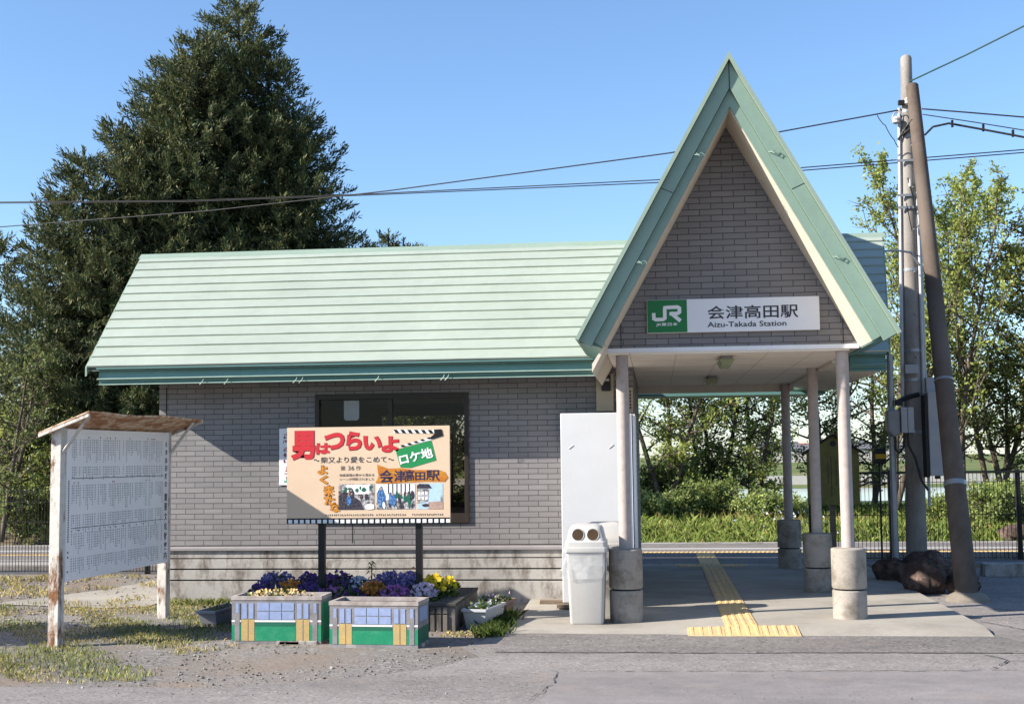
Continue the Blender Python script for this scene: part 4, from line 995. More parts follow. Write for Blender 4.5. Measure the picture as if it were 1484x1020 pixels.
# troughs
def trough(name, label, cx, cy, z, hx, hy, h, rot, mat, fill, seed, flc=None):
    T = thing(name, label, 'planter', (cx, cy, z)); c, s = math.cos(rot), math.sin(rot)
    def ring(sx, sy, zz): return [(cx+c*a*sx-s*b_*sy, cy+s*a*sx+c*b_*sy, zz) for a, b_ in ((-1, -1), (1, -1), (1, 1), (-1, 1))]
    mb = MB(); k = .82
    mb.loft([ring(hx*k, hy*k, z), ring(hx*.97, hy*.97, z+h-.03), ring(hx*1.07, hy*1.05, z+h-.028), ring(hx*1.07, hy*1.05, z+h), ring(hx*.93, hy*.96, z+h), ring(hx*.9, hy*.93, z+h-.05)], (1, 0)); mb.build('box', mat, T, bevel=.004)
    mb = MB(); mb.poly(ring(hx*.92, hy*.95, z+h-.045)); mb.build('soil', M_SOIL, T)
    if fill:
        rs = np.random.RandomState(seed); n = fill; u = rs.uniform(-.85, .85, n)*hx; v = rs.uniform(-.85, .85, n)*hy
        C = np.stack([cx+c*u-s*v, cy+s*u+c*v, z+h-.04+rs.uniform(0, .06, n)], 1); V, Fc = quads(rs, C, .045, .5, .6); npmesh('seedlings', V, Fc, M_WEED, T)['kind'] = 'stuff'
        if flc:
            n = fill//5; u = rs.uniform(-.8, .8, n)*hx; v = rs.uniform(-.8, .8, n)*hy; C = np.stack([cx+c*u-s*v, cy+s*u+c*v, z+h+rs.uniform(-.01, .05, n)], 1); V, Fc = quads(rs, C, .035, .8, .2); npmesh('blossoms', M_FL and V, Fc, M_FL[flc], T)
    return T
trough('plastic_trough', 'white plastic plant trough with seedlings, standing between the flower bed and the weeds', -1.74, 12.95, gz(-1.8, 12.9), .12, .33, .20, R(-10), M_TROUGH, 130, 4, 'white')
trough('clay_trough', 'small brownish trough with pinkish flowers behind the white plastic trough', -1.72, 13.75, gz(-1.8, 13.7), .16, .20, .17, R(-8), M_CLAYPOT, 150, 5, 'pink')
trough('grey_trough', 'grey plastic trough in the shade left of the painted planters', -4.52, 13.2, gz(-4.5, 13), .10, .40, .16, R(-5), M_TROUGHG, 40, 6)

# ================================================================== VEGETATION
def tube_np(acc, pts, rad, n=5):
    pts = np.asarray(pts, float); k = len(pts); t = np.gradient(pts, axis=0); t /= np.linalg.norm(t, axis=1)[:, None]+1e-9
    a = np.where(np.abs(t[:, 2:3]) < .9, np.array([[0, 0, 1.0]]), np.array([[1.0, 0, 0]])); e = np.cross(a, t); e /= np.linalg.norm(e, axis=1)[:, None]+1e-9; w = np.cross(t, e)
    an = np.arange(n)*2*np.pi/n; V = pts[:, None, :]+(e[:, None, :]*np.cos(an)[None, :, None]+w[:, None, :]*np.sin(an)[None, :, None])*np.asarray(rad)[:, None, None]
    i, j = np.meshgrid(np.arange(k-1), np.arange(n), indexing='ij'); i = i.ravel(); j = j.ravel(); jn = (j+1) % n
    acc.add(V.reshape(-1, 3), np.stack([i*n+j, i*n+jn, (i+1)*n+jn, (i+1)*n+j], 1))
def spruce(label, leaders, seed, group, z0=0., density=1.0, twig=.2, droop=.55, name='spruce_tree'):
    rs = np.random.RandomState(seed); x0, y0 = leaders[0][:2]; T = thing(name, label, 'tree', (x0, y0, z0), group)
    wood = Acc(); leaf = Acc(); Cs = []; Ds = []; Ss = []
    for (lx, ly, H, zb, Rm, pw) in leaders:
        zz = np.linspace(z0, z0+H, 10); f = np.linspace(0, 1, 10); px = x0+(lx-x0)*np.minimum(1, f*2.2); py = y0+(ly-y0)*np.minimum(1, f*2.2)
        tube_np(wood, np.stack([px, py, zz], 1), .02+(.016*H)*(1-f)**1.1, 7)
        z = zb
        while z < H-.15:
            q = (z-zb)/(H-zb); Rr = Rm*(1-q)**pw*min(1, .75+q*2)+.12; nb = max(5, int(rs.uniform(6.5, 9.5)*density*(.7+.45*(1-q))))
            cx = x0+(lx-x0)*min(1, z/H*2.2); cy = y0+(ly-y0)*min(1, z/H*2.2)
            for b in range(nb):
                az = rs.uniform(0, 2*np.pi); L = Rr*rs.uniform(.62, 1.12); n = max(4, int(L/.15)); s = np.linspace(0, 1, n)
                rise = .35*q-.12; dz = L*(rise*s-droop*1.25*s*(1-.7*s)*(1-q*.75))+rs.normal(0, .03)
                bend = rs.normal(0, .16); aa = az+bend*s
                P = np.stack([cx+L*s*np.cos(aa), cy+L*s*np.sin(aa), z0+z+dz], 1); tube_np(wood, P, .004+.02*L/3*(1-s), 3)
                rep = 10
                i0 = max(1, int(n*.18)); idx = np.repeat(np.arange(i0, n), rep); m_ = len(idx)
                B0 = P[idx]+rs.normal(0, .035, (m_, 3)); out = np.stack([np.cos(az)*np.ones(m_), np.sin(az)*np.ones(m_), np.zeros(m_)], 1); side = np.stack([-out[:, 1], out[:, 0], out[:, 2]], 1)
                sd = rs.choice([-1, 1], m_)[:, None]*rs.uniform(.2, 1.0, m_)[:, None]
                hang = -rs.uniform(.25, 1.5, m_)*(1-.7*q); d = out*rs.uniform(.15, .7, (m_, 1))+side*sd*.8; d[:, 2] += hang; 
                tip = idx > n-3; d[tip] = out[tip]*.7+side[tip]*sd[tip]*.35; d[tip, 2] = rs.uniform(.25, 1.3, tip.sum())
                d /= np.linalg.norm(d, axis=1)[:, None]; tl = twig*rs.uniform(.6, 1.35, m_)
                for h in (0., .35, .65, .95):
                    Cs.append(B0+d*(tl*h)[:, None]); dd = d+rs.normal(0, .36, (m_, 3)); dd /= np.linalg.norm(dd, axis=1)[:, None]; Ds.append(dd); Ss.append(tl*rs.uniform(.4, .72, m_))
            z += rs.uniform(.16, .27)/density**.5*(1.15-.35*q)
        # leader shoot
        for k in range(40):
            zt = H-.5+.6*k/40; Cs.append(np.array([[lx, ly, z0+zt]])); v = np.array([[rs.normal(0, .5), rs.normal(0, .5), 1]]); Ds.append(v/np.linalg.norm(v)); Ss.append(np.array([.16]))
    C = np.concatenate(Cs); d = np.concatenate(Ds); s = np.concatenate(Ss)[:, None]; n = len(C)
    e = rs.normal(size=(n, 3)); e -= d*(e*d).sum(1)[:, None]; e /= np.linalg.norm(e, axis=1)[:, None]
    w = .13
    V = np.stack([C, C+d*s*.45+e*s*w, C+d*s, C+d*s*.45-e*s*w], 1).reshape(-1, 3); leaf.add(V, np.arange(4*n).reshape(-1, 4))
    wood.build('trunk', M_BARKD, T); leaf.build('crown', M_SPRUCE, T); return T
def broadleaf(label, x, y, z0, H, spread, seed, mat, group, name='broadleaf_tree', stems=1, clear=.25, nlimb=14, leaf=.09, per=26, upright=.6, bark=None, trunk_r=None, cat='tree', gap=.0):
    rs = np.random.RandomState(seed); T = thing(name, label, cat, (x, y, z0), group); wood = Acc(); C = []
    for st in range(stems):
        a0 = rs.uniform(0, 6.28); lean = (.06 if stems == 1 else .28)*rs.uniform(.4, 1.2); Hs = H*rs.uniform(.8, 1) if st else H
        s = np.linspace(0, 1, 12); wob = np.cumsum(rs.normal(0, .018*H, (12, 2)), 0)*.5
        TP = np.stack([x+math.cos(a0)*lean*Hs*s+wob[:, 0]*s+rs.normal(0, .1 if stems > 1 else 0), y+math.sin(a0)*lean*Hs*s+wob[:, 1]*s, z0+Hs*.93*s], 1)
        r0 = (trunk_r or .016*H)/(stems**.4); tube_np(wood, TP, r0*(1-s)**.8+.008, 7)
        for k in range(nlimb):
            t = clear+(1-clear)*((k+rs.uniform(0, 1))/nlimb); i = t*11; i0 = int(min(10, i)); B0 = TP[i0]+(TP[i0+1]-TP[i0])*(i-i0)
            az = k*2.4+rs.uniform(-.5, .5); prof = math.sin(math.pi*min(1, .18+.82*(1-t)**.8))**.6 if upright < .8 else (.55+.45*math.sin(math.pi*t))
            L = spread*prof*rs.uniform(.65, 1.15)*(1.1-.55*t); up = upright*rs.uniform(.6, 1.4)
            n = 7; ss = np.linspace(0, 1, n); kink = np.cumsum(rs.normal(0, .07*L, (n, 3)), 0)*.6; kink[0] = 0
            LP = B0+np.stack([math.cos(az)*L*ss, math.sin(az)*L*ss, L*up*ss**1.2], 1)+kink; tube_np(wood, LP, r0*.42*(1-t*.5)*(1-ss)+.006, 5)
            for j in range(1, n):
                for q in range(3 if j > 1 else 1):
                    a2 = rs.uniform(0, 6.28); L2 = L*.42*rs.uniform(.5, 1.2)*(1.1-.5*ss[j]); d2 = np.array([math.cos(a2), math.sin(a2), rs.uniform(-.15, .9)*(.6+upright*.6)]); d2 /= np.linalg.norm(d2)
                    s2 = np.linspace(0, 1, 4); k2 = np.cumsum(rs.normal(0, .05*L2, (4, 3)), 0); k2[0] = 0; TW = LP[j]+d2*(L2*s2)[:, None]+k2; tube_np(wood, TW, .010*(1-s2)+.003, 3)
                    if rs.uniform() < gap: continue
                    m_ = int(per*rs.uniform(.5, 1.4)); uu = rs.uniform(.25, 1.08, m_); base = LP[j]+d2*(L2*uu)[:, None]
                    C.append(base+rs.normal(0, .05+.09*L2, (m_, 3)))
        top = TP[-1]; C.append(top+rs.normal(0, .12, (60, 3))*np.array([1, 1, 2.2]))
    C = np.concatenate(C); V, Fc = quads(rs, C, leaf, .55, .1)
    wood.build('trunk', bark or M_BARK, T); npmesh('crown', V, Fc, mat, T); return T
def at(px, Y, roll=0): return (px-957)/1872.*Y
# big spruces
Ym = 32
spruce('huge dark spruce with a blunt many-tipped top behind the left end of the station roof', [(at(335, Ym), Ym, 13.5, 1.5, 3.5, .58), (at(268, Ym), Ym-.9, 11.9, 3.0, 2.3, .45), (at(388, Ym), Ym-.3, 12.0, 3.0, 2.4, .55), (at(300, Ym), Ym-1.3, 12.3, 5, 2.0, .5), (at(225, Ym), Ym-1.0, 10.9, 4.5, 1.5, .4), (at(430, Ym), Ym-.5, 10.4, 3.5, 2.5, .55)], 11, 'spruces behind the station', 0, 1.2, .2)
spruce('shorter ragged spruce with drooping boughs left of the huge spruce', [(at(152, 30), 30, 9.9, 1.9, 2.1, .55), (at(108, 30), 29.4, 9.1, 2.0, 2.0, .6), (at(66, 30), 29.8, 8.2, 2.0, 1.8, .6), (at(195, 30), 29.6, 9.2, 2.2, 2.0, .5)], 12, 'spruces behind the station', 0, 1.0, .2)
spruce('low ragged conifer at the far left edge of the picture', [(at(5, 31), 31, 6.3, 2.2, 1.5, .7), (at(-60, 31), 31.5, 7.5, 2, 1.8, .7)], 13, 'spruces behind the station', 0, .5, .2)
for i, (px, ty, lb) in enumerate(((567, 330, 'tallest of the small conifer tops showing above the station ridge'), (590, 344, 'middle small conifer top peeking over the station ridge'), (545, 350, 'small conifer top over the ridge next to the huge spruce'), (610, 352, 'rightmost and lowest conifer top peeking over the station ridge'))):
    Y = 42; H = (667-ty)/1872.*Y+1.6
    spruce(lb, [(at(px, Y), Y, H, H*.45, .75, .8)], 20+i, 'conifer tops over the roof', 0, .45, .2, .35)
# left undergrowth trees
for i, (px, Y, H, sp_, mt, lb) in enumerate(((20, 29, 3.4, 1.3, M_LEAFL, 'bright green young tree behind the fence at the far left edge'), (62, 28, 2.6, .9, M_LEAFL, 'bright green bush behind the fence next to the left board post'), (-25, 27.5, 4.4, 1.4, M_LEAFM, 'taller thin tree cut by the left picture edge'), (-130, 29, 3.8, 1.6, M_LEAFM, 'green tree behind the fence beyond the left picture edge'), (-260, 31, 4.6, 1.8, M_LEAFL, 'light green tree behind the fence far beyond the left picture edge'), (178, 34, 3.4, 1.4, M_LEAFM, 'thin shrub glimpsed between notice board roof and station wall'))):
    broadleaf(lb, at(px, Y), Y, -.1, H, sp_, 60+i, mt, 'young trees behind the left fence', 'young_tree', 2, .1, 12, .085, 9, .6, gap=.3)
# trees seen through the porch
for i, (px, Y, H, sp_, mt, st, per, gp_, lb) in enumerate((
    (968, 33, 6.0, 2.0, M_LEAFL, 3, 11, .2, 'leaning multi-stemmed tree seen at the left inside the porch opening'),
    (1030, 35, 5.6, 1.9, M_LEAFM, 3, 11, .2, 'dark limbed multi-stemmed tree in the middle of the porch opening'),
    (1095, 34, 4.6, 1.7, M_LEAFL, 2, 11, .2, 'loose light green tree left of the rear porch column'),
    (1195, 36, 6.0, 2.6, M_LEAFM, 2, 9, .35, 'dark limbed sparse tree between the right porch columns'),
    (1262, 37, 6.4, 2.2, M_LEAFM, 2, 10, .3, 'sparse leafy tree behind the grey steel post'))):
    broadleaf(lb, at(px, Y), Y, -.1, H, sp_, 80+i, mt, 'trees across the tracks', 'leafy_tree', st, .12, 16, .10, int(per*1.5), .55, M_BARKD if i in (1, 3) else M_BARK, .11, gap=gp_)
for i, (px, Y, H, sp_, lb) in enumerate(((585, 29, 4.2, 1.6, 'leafy tree seen through the station window behind the film board'), (650, 30, 4.6, 1.7, 'leafy tree seen at the right side of the station window'), (520, 31, 4.0, 1.5, 'leafy tree seen behind the middle of the station window'))):
    broadleaf(lb, at(px, Y), Y, -.1, H, sp_, 70+i, M_LEAFM, 'trees across the tracks', 'leafy_tree', 2, .1, 16, .105, 24, .5, M_BARKD, .1)
# right trees
broadleaf('tall slender light green tree rising behind the utility poles', at(1370, 34), 34, 0, 9.6, 1.9, 91, M_LEAFL, 'tall trees right of the station', 'tall_tree', 3, .2, 24, .10, 15, 1.5, None, .12, gap=.15)
broadleaf('narrow light green tree between the gable and the utility pole', at(1290, 34), 34, 0, 8.3, 1.3, 92, M_LEAFL, 'tall trees right of the station', 'tall_tree', 2, .2, 18, .10, 16, 1.5, None, .1, gap=.15)
broadleaf('slender light green tree just right of the leaning pole', at(1425, 35), 35, 0, 8.2, 1.3, 93, M_LEAFL, 'tall trees right of the station', 'tall_tree', 2, .22, 18, .10, 15, 1.5, None, .1, gap=.18)
broadleaf('olive green dense tree at the right edge of the picture', at(1490, 34), 34, 0, 7.5, 1.6, 94, M_LEAFY, 'tall trees right of the station', 'olive_tree', 2, .2, 20, .10, 15, .6, M_BARKD, .14, gap=.2)
broadleaf('dark spreading tree low behind the right fence', at(1440, 35), 35, 0, 4.6, 2.0, 95, M_LEAFM, 'tall trees right of the station', 'spreading_tree', 2, .25, 14, .10, 10, .35, M_BARK, .12, gap=.12)
broadleaf('dark bushy tree outside the right picture edge', at(1570, 34), 34, 0, 7.6, 2.2, 96, M_LEAFY, 'tall trees right of the station', 'olive_tree', 2, .15, 22, .11, 22, .5, M_BARKD, .14, gap=.05)
broadleaf('leafy shrub just outside the left picture edge shading the grass by the notice board', -8.7, 11.3, -.06, 2.3, .85, 99, M_LEAFM, None, 'shrub', 3, .05, 12, .09, 30, .5, cat='bush')
# shrubs on the bank
shr = ((938, 30.5, .55, .5, M_BUSH, 'bright green bush low at the left of the porch opening'), (985, 31.5, .8, .5, M_BUSH, 'low bright green bush beside the first one in the porch opening'), (1040, 32, 1.15, .55, M_BUSH, 'green bush in front of the middle porch trees'),
       (1090, 31.5, .7, .6, M_BUSH, 'light green bush under the loose light tree'), (1135, 31.5, .6, .7, M_BUSH, 'low bush by the rear porch column'),
       (1425, 29, .9, .8, M_BUSH, 'bright green bush behind the right mesh fence'), (1370, 30, .6, .7, M_BUSH, 'low bush between pole and leaning prop behind the fence'), (1475, 29.5, .95, .8, M_BUSH, 'green bush at the right end of the mesh fence'),
       (950, 33.5, 1.5, .8, M_LEAFM, 'shady bush under the leaning tree'), (1005, 35, 1.3, .8, M_LEAFM, 'second shady bush behind the bright bushes'),
       (-5, 28.2, 1.3, 1.0, M_BUSH, 'green bush on the bank at the far left'), (55, 29.5, 1.1, 1.0, M_BUSH, 'green bush on the bank left of the notice board'))
for i, (px, Y, H, sp_, mt, lb) in enumerate(shr):
    broadleaf(lb, at(px, Y), Y, far_z(at(px, Y), Y), H, sp_, 120+i, mt, 'bushes along the track', 'bush', 4, .05, 9, .075, 15, .8, cat='bush', gap=.2)
def blades(name, n, sampler, h0, h1, mat, seed, w=.010, lean=.5, label=None):
    rs = np.random.RandomState(seed); P = sampler(rs, n); n = len(P); h = rs.uniform(h0, h1, n); a = rs.uniform(0, 6.28, n)
    d = np.stack([np.cos(a), np.sin(a), np.zeros(n)], 1); ln = rs.uniform(.1, 1, n)*lean; side = np.stack([-d[:, 1], d[:, 0], d[:, 2]], 1)*(w*rs.uniform(.6, 1.4, n))[:, None]
    tip = P+d*(ln*h)[:, None]; tip[:, 2] += h*np.sqrt(np.maximum(.1, 1-ln**2*.6)); mid = P+d*(ln*h*.35)[:, None]; mid[:, 2] += h*.55
    V = np.stack([P-side, P+side, mid+side*.8, tip, mid-side*.8], 1).reshape(-1, 3); Fc = np.arange(5*n).reshape(-1, 5)
    o = npmesh(name, V, Fc, mat); o['kind'] = 'stuff'
    if label: o['label'] = label
    return o
def patchy(x0, x1, y0, y1, cx, cy, zf, thr=.0, excl=None):
    def f(rs, n):
        x = rs.uniform(x0, x1, n*3); y = rs.uniform(y0, y1, n*3)
        v = np.sin(x*2.3+1.1*np.sin(y*1.9)+cx)+np.sin(y*3.1+cy+1.7*np.sin(x*1.3))+.8*np.sin(x*6.1+y*4.7)+.6*np.sin(x*11.+cy)*np.sin(y*9.+cx); keep = v+rs.normal(0, .5, n*3) > thr
        if excl is not None: keep &= ~excl(x, y)
        x = x[keep][:n]; y = y[keep][:n]; return np.stack([x, y, np.array([zf(a, b_) for a, b_ in zip(x, y)])], 1)
    return f
offroad = lambda x, y: (y < 9.9-.35*(x+5.2)+.25*np.sin(x*3)) | (x > -4.0+.25*np.sin(y*4))
blades('grass', 11000, patchy(-9.5, -3.9, 9.6, 14.9, .3, .8, gz, .55, lambda x, y: offroad(x, y) | ((y > 14.4) & (x > -7.2))), .012, .055, M_GRASS, 1, .004, .9, 'short green grass round the notice board')
blades('dry_grass', 11000, patchy(-9.5, -3.7, 9.4, 14.6, 1.9, 2.6, gz, .2, offroad), .010, .045, M_DRY, 2, .004, 1.0, 'dry yellow grass round the notice board')
blades('grass', 2200, patchy(-10, -6.2, 14.5, 18.4, 2.3, .6, gz, .5), .02, .08, M_DRY, 3, .005, .9, 'thin dry grass on the gravel by the left fence')
blades('weeds', 1500, lambda rs, n: np.stack([(lambda y: -1.60+rs.normal(0, .07, n))(0), (yy := rs.uniform(12.05, 13.6, n)), np.full(n, -.06)], 1), .03, .14, M_WEED, 4, .004, .9, 'dark green weeds along the slab edge beside the white trough')
blades('weeds', 900, lambda rs, n: np.stack([rs.uniform(-5.7, -4.2, n), 14.85-np.abs(rs.normal(0, .12, n)), np.full(n, -.065)], 1), .03, .12, M_GRASS, 5, .004, .9, 'weeds along the foot of the station wall')
blades('fallen_petals', 350, lambda rs, n: np.stack([rs.uniform(-2.05, -1.5, n), rs.uniform(12.15, 12.5, n), np.full(n, -.06)], 1), .008, .03, M_DRY, 6, .012, 1.0, 'dry litter in front of the flower bed')
def bank(x0, x1, y0, y1): return lambda rs, n: (lambda x, y: np.stack([x, y, np.array([far_z(a, b_) for a, b_ in zip(x, y)])], 1))(rs.uniform(x0, x1, n), rs.uniform(y0, y1, n))
blades('tall_grass', 75000, bank(-13, 12, 25.3, 29), .12, .48, M_GRASSF, 7, .006, 1.1, 'tall green grass beside the track')
blades('tall_grass', 60000, bank(-15, 15, 29.4, 40), .12, .4, M_GRASSF, 8, .007, 1.1, 'green grass on the bank across the track')
blades('tall_dry_grass', 1500, bank(-1.5, 10, 25.3, 33), .2, .5, M_DRY, 9, .005, .8, 'pale dry stalks among the tall grass')
# white wild flowers
rs = np.random.RandomState(8); n = 60; C = np.stack([rs.normal(2.75, .35, n), rs.uniform(26, 29, n), np.zeros(n)], 1); C[:, 2] = [far_z(a, b_)+rs.uniform(.4, .85) for a, b_ in C[:, :2]]
V, Fc = quads(rs, C, .06, .9, .2); o = npmesh('wild_flowers', V, Fc, M_FL['white']); o['kind'] = 'stuff'; o['label'] = 'white wild flowers in the tall grass'
# pebbles
def pebbles(name, n, sampler, s0, s1, seed, label):
    rs = np.random.RandomState(seed); P = sampler(rs, n); n = len(P); base = np.array([[1, 0, 0], [0, 1, 0], [-1, 0, 0], [0, -1, 0], [0, 0, 1], [0, 0, -.4]], float)
    s = (s0+(s1-s0)*rs.power(.5, n)*rs.uniform(0, 1, n))[:, None, None]; sc_ = np.stack([rs.uniform(.7, 1.3, n), rs.uniform(.6, 1.1, n), rs.uniform(.4, .8, n)], 1)[:, None, :]
    V = base[None]*sc_*s*(1+rs.normal(0, .18, (n, 6, 1))); a = rs.uniform(0, 6.28, n); c, q = np.cos(a)[:, None], np.sin(a)[:, None]
    X = V[..., 0]*c-V[..., 1]*q; Y = V[..., 0]*q+V[..., 1]*c; V = np.stack([X, Y, V[..., 2]], -1)+P[:, None, :]
    f = np.array([[0, 1, 4], [1, 2, 4], [2, 3, 4], [3, 0, 4], [1, 0, 5], [2, 1, 5], [3, 2, 5], [0, 3, 5]]); Fc = (f[None]+(np.arange(n)*6)[:, None, None]).reshape(-1, 3)
    o = npmesh(name, V.reshape(-1, 3), Fc, M_PEB); o['kind'] = 'stuff'; o['label'] = label; return o
pebbles('gravel', 7000, patchy(-8.5, -1.2, 8.9, 13.2, 4.1, 1.2, lambda x, y: gz(x, y)+.004, -.9), .004, .022, 31, 'loose grey gravel in front of the planters')
pebbles('gravel', 4500, patchy(-11, -5.9, 12.5, 18.6, 3.1, 2.2, lambda x, y: gz(x, y)+.006, -.3), .008, .035, 32, 'coarser gravel between notice board and left fence')
pebbles('gravel', 1500, patchy(-2, 3.5, 9.0, 12.0, .1, 4.2, lambda x, y: gz(x, y)+.015, 1.1), .003, .010, 33, 'fine grit on the asphalt')
pebbles('gravel', 2500, patchy(3.0, 7, 13, 20.3, 1.1, 4.2, lambda x, y: gz(x, y)+.006, .4), .005, .02, 34, 'grit on the asphalt by the right fence')
# concrete path by the left corner
irregular('concrete_path', [(-7.9, 14.75), (-6.3, 14.35), (-5.85, 14.5), (-5.85, 18.4), (-7.0, 18.4), (-7.2, 16.4)], M_SLAB, .01, .03, 6)

# ================================================================== FENCES
def mesh_fence(name, label, x0, x1, y, z0, zt, posts, rail=True, pitch=.06, spikes=False, rows=(0, .09, .5, .88, 1.0)):
    T = thing(name, label, 'fence', ((x0+x1)/2, y, z0)); mb = MB(); x = x0; w = .0036
    while x < x1:
        mb.box(x-w, x+w, y-w, y+w, z0+.04, zt+(.03 if spikes else 0)); x += pitch
    mb.build('mesh_panel', M_BLACK, T); mb = MB()
    for f in rows: zz = z0+.05+(zt-z0-.06)*f; mb.box(x0, x1, y-.004, y+.004, zz-.005, zz+.005)
    if rail: mb.box(x0, x1, y-.02, y+.02, zt-.035, zt)
    mb.build('rail', M_BLACK, T)
    for p in posts:
        mb = MB(); mb.box(p-.033, p+.033, y+.022, y+.085, z0-.05, zt+.02); mb.build('post', M_BLACK, T)
    return T
mesh_fence('mesh_fence', 'black welded mesh fence behind the utility poles on the right', 2.34, 11, 20.5, -.03, 1.335, (2.36, 3.57, 5.47, 7.4, 9.3))
mesh_fence('mesh_fence', 'black wire fence with small top spikes left of the station', -16, -5.95, 18.75, -.06, 1.24, (-15.5, -13.5, -11.5, -7.6, -6.1), False, .05, True, (0, .12, .35, .6, .84, .97))

# ================================================================== POLES AND CABLES
PB, PT = Vector((3.44, 18.0, -.1)), Vector((3.547, 18.0, 7.055))
def pole_at(z): t = (z-PB.z)/(PT.z-PB.z); return PB+(PT-PB)*t
T = thing('utility_pole', 'tall upright concrete utility pole with white conduits, just right of the gable', 'utility pole', tuple(PB))
mb = MB(); N = 16; mb.tube([tuple(PB+(PT-PB)*i/N) for i in range(N+1)]+[(PT.x, PT.y, PT.z+.03), (PT.x, PT.y, PT.z+.05)], [.142-.066*i/N for i in range(N+1)]+[.06, .02], 20); mb.build('shaft', M_POLE, T, smooth=True)
for (dx, dy, r_, z0, z1, nm) in ((-.15, -.03, .024, 2.1, 6.35, 'conduit'), (.13, -.08, .022, 1.7, 5.6, 'conduit'), (.172, -.05, .02, .9, 4.6, 'conduit')):
    mb = MB(); a = pole_at(z0); b_ = pole_at(z1); mb.tube([(a.x+dx, a.y+dy, z0), (b_.x+dx*.75, b_.y+dy, z1)], r_, 8); mb.build(nm, M_CONDUIT if dx < .15 else M_STEEL, T, smooth=True)
mb = MB()
for z in (6.3, 5.95, 5.6, 5.12, 4.95, 4.1, 3.0, 2.6, 1.9):
    p = pole_at(z); rr_ = .142-.066*(z+.1)/7.03+.006; mb.lathe(p.x, p.y, [(rr_, z-.02), (rr_, z+.02)], 20)
    if z in (5.12, 4.95, 5.6): mb.box(p.x-.17, p.x+.15, p.y-.115, p.y-.09, z-.016, z+.016)
each(mb, 'steel_band', M_STEEL, T)
mb = MB(); p = pole_at(6.2); mb.tube([(p.x-.15, p.y-.06, 5.9), (p.x+.02, p.y-.12, 6.15)], .014, 6); mb.tube([(p.x-.1, p.y-.1, 5.95), (p.x+.1, p.y-.12, 6.1)], .018, 6); mb.box(p.x-.13, p.x-.05, p.y-.12, p.y-.05, 6.38, 6.44); mb.tube([(p.x-.05, p.y-.14, 5.35), (p.x, p.y-.13, 5.15), (p.x+.04, p.y-.12, 4.9)], .01, 5); mb.tube([(p.x-.08, p.y-.14, 5.0), (p.x-.02, p.y-.14, 4.62), (p.x+.09, p.y-.12, 4.7)], .007, 5); each(mb, 'bracket', M_DARK, T)
mb = MB()
for dx, dz in ((-.17, 6.16), (.05, 6.44), (.0, 6.42)):
    x, y = p.x+dx, p.y-.10; mb.lathe(x, y, [(.02, dz-.05), (.055, dz-.03), (.05, dz), (.06, dz+.015), (.035, dz+.05), (.015, dz+.06)], 12)
for dx, dz in ((-.02, 5.28), (.1, 5.33)): mb.lathe(p.x+dx, p.y-.13, [(.02, dz-.05), (.025, dz+.05)], 8)
each(mb, 'insulator', M_PORC, T)
mb = MB(); q = pole_at(2.35); mb.box(q.x-.12, q.x+.05, q.y-.17, q.y-.13, 2.68, 2.80); mb.build('number_plate', M_GREYL, T)
mb = MB(); mb.box(q.x+.14, q.x+.27, q.y-.18, q.y-.02, 2.42, 2.62); mb.build('small_box', M_GREYL, T, bevel=.006)
mb = MB(); mb.tube([(q.x-.25, q.y-.16, 2.30), (q.x-.1, q.y-.15, 2.36), (q.x+.05, q.y-.15, 2.40)], .03, 8); mb.box(q.x-.27, q.x-.18, q.y-.2, q.y-.12, 2.25, 2.33); each(mb, 'floodlight', M_DARK, T)
mb = MB(); p = pole_at(6.3)
mb.tube([(p.x-.14+.07*math.cos(a), p.y-.12+.01*a, 6.22+.07*math.sin(a)) for a in [.35*k for k in range(40)]], .008, 5); mb.tube([(p.x+.08+.05*math.cos(a), p.y-.13+.008*a, 6.50+.05*math.sin(a)) for a in [.4*k for k in range(34)]], .007, 5)
mb.tube([(p.x+.14, p.y-.1, 6.5), (p.x+.17, p.y-.1, 6.2), (p.x+.13, p.y-.12, 5.9), (p.x+.05, p.y-.14, 5.7)], .009, 5); each(mb, 'cable_coil', M_GREYL, T, smooth='all')
mb = MB()
for k in range(13):
    z = 2.9+k*.29; q = pole_at(z); sd = 1 if k % 2 else -1; mb.tube([(q.x-.02*sd, q.y-.12, z), (q.x-.03*sd, q.y-.17, z)], .009, 6)
each(mb, 'step_bolt', M_STEEL, T)
T = thing('leaning_pole', 'brown weathered concrete prop pole leaning against the upright pole', 'utility pole', (3.43, 15.2, 0))
a, b_ = Vector((3.44, 15.15, -.1)), Vector((3.577, 17.8, 6.606)); N = 14
mb = MB(); mb.tube([tuple(a+(b_-a)*i/N) for i in range(N+1)], [.128-.046*i/N for i in range(N+1)], 20); mb.build('shaft', M_PROP, T, smooth=True)
mb = MB(); mb.lathe(3.445, 15.17, [(.235, -.08), (.23, -.02), (.19, .02), (.13, .05)], 20, 1.05, .95); mb.build('footing', M_FOOT, T, smooth=True)
mb = MB(); c = a+(b_-a)*.2; mb.tube([tuple(c-(b_-a)*.004), tuple(c+(b_-a)*.004)], .13, 18); c = a+(b_-a)*.385; mb.tube([tuple(c-(b_-a)*.002), tuple(c+(b_-a)*.002)], .118, 18); each(mb, 'band', M_STEEL, T)
mb = MB(); mb.tube([(3.15, 17.9, -.05), (3.165, 17.9, 2.95)], .045, 12); mb.tube([(3.12, 17.9, 2.2), (3.2, 17.9, 2.2)], .055, 12); T = mb.build('steel_post', M_STEEL, None, smooth=True, loc=(3.15, 17.9, 0)); tag(T, 'plain galvanised steel post standing left of the utility pole', 'post')
T = thing('meter_cabinet', 'grey meter box with rounded left half fixed on the steel post and utility pole', 'meter box', (3.2, 17.3, 1.85))
mb = MB(); x0, y0 = 3.06, 17.62
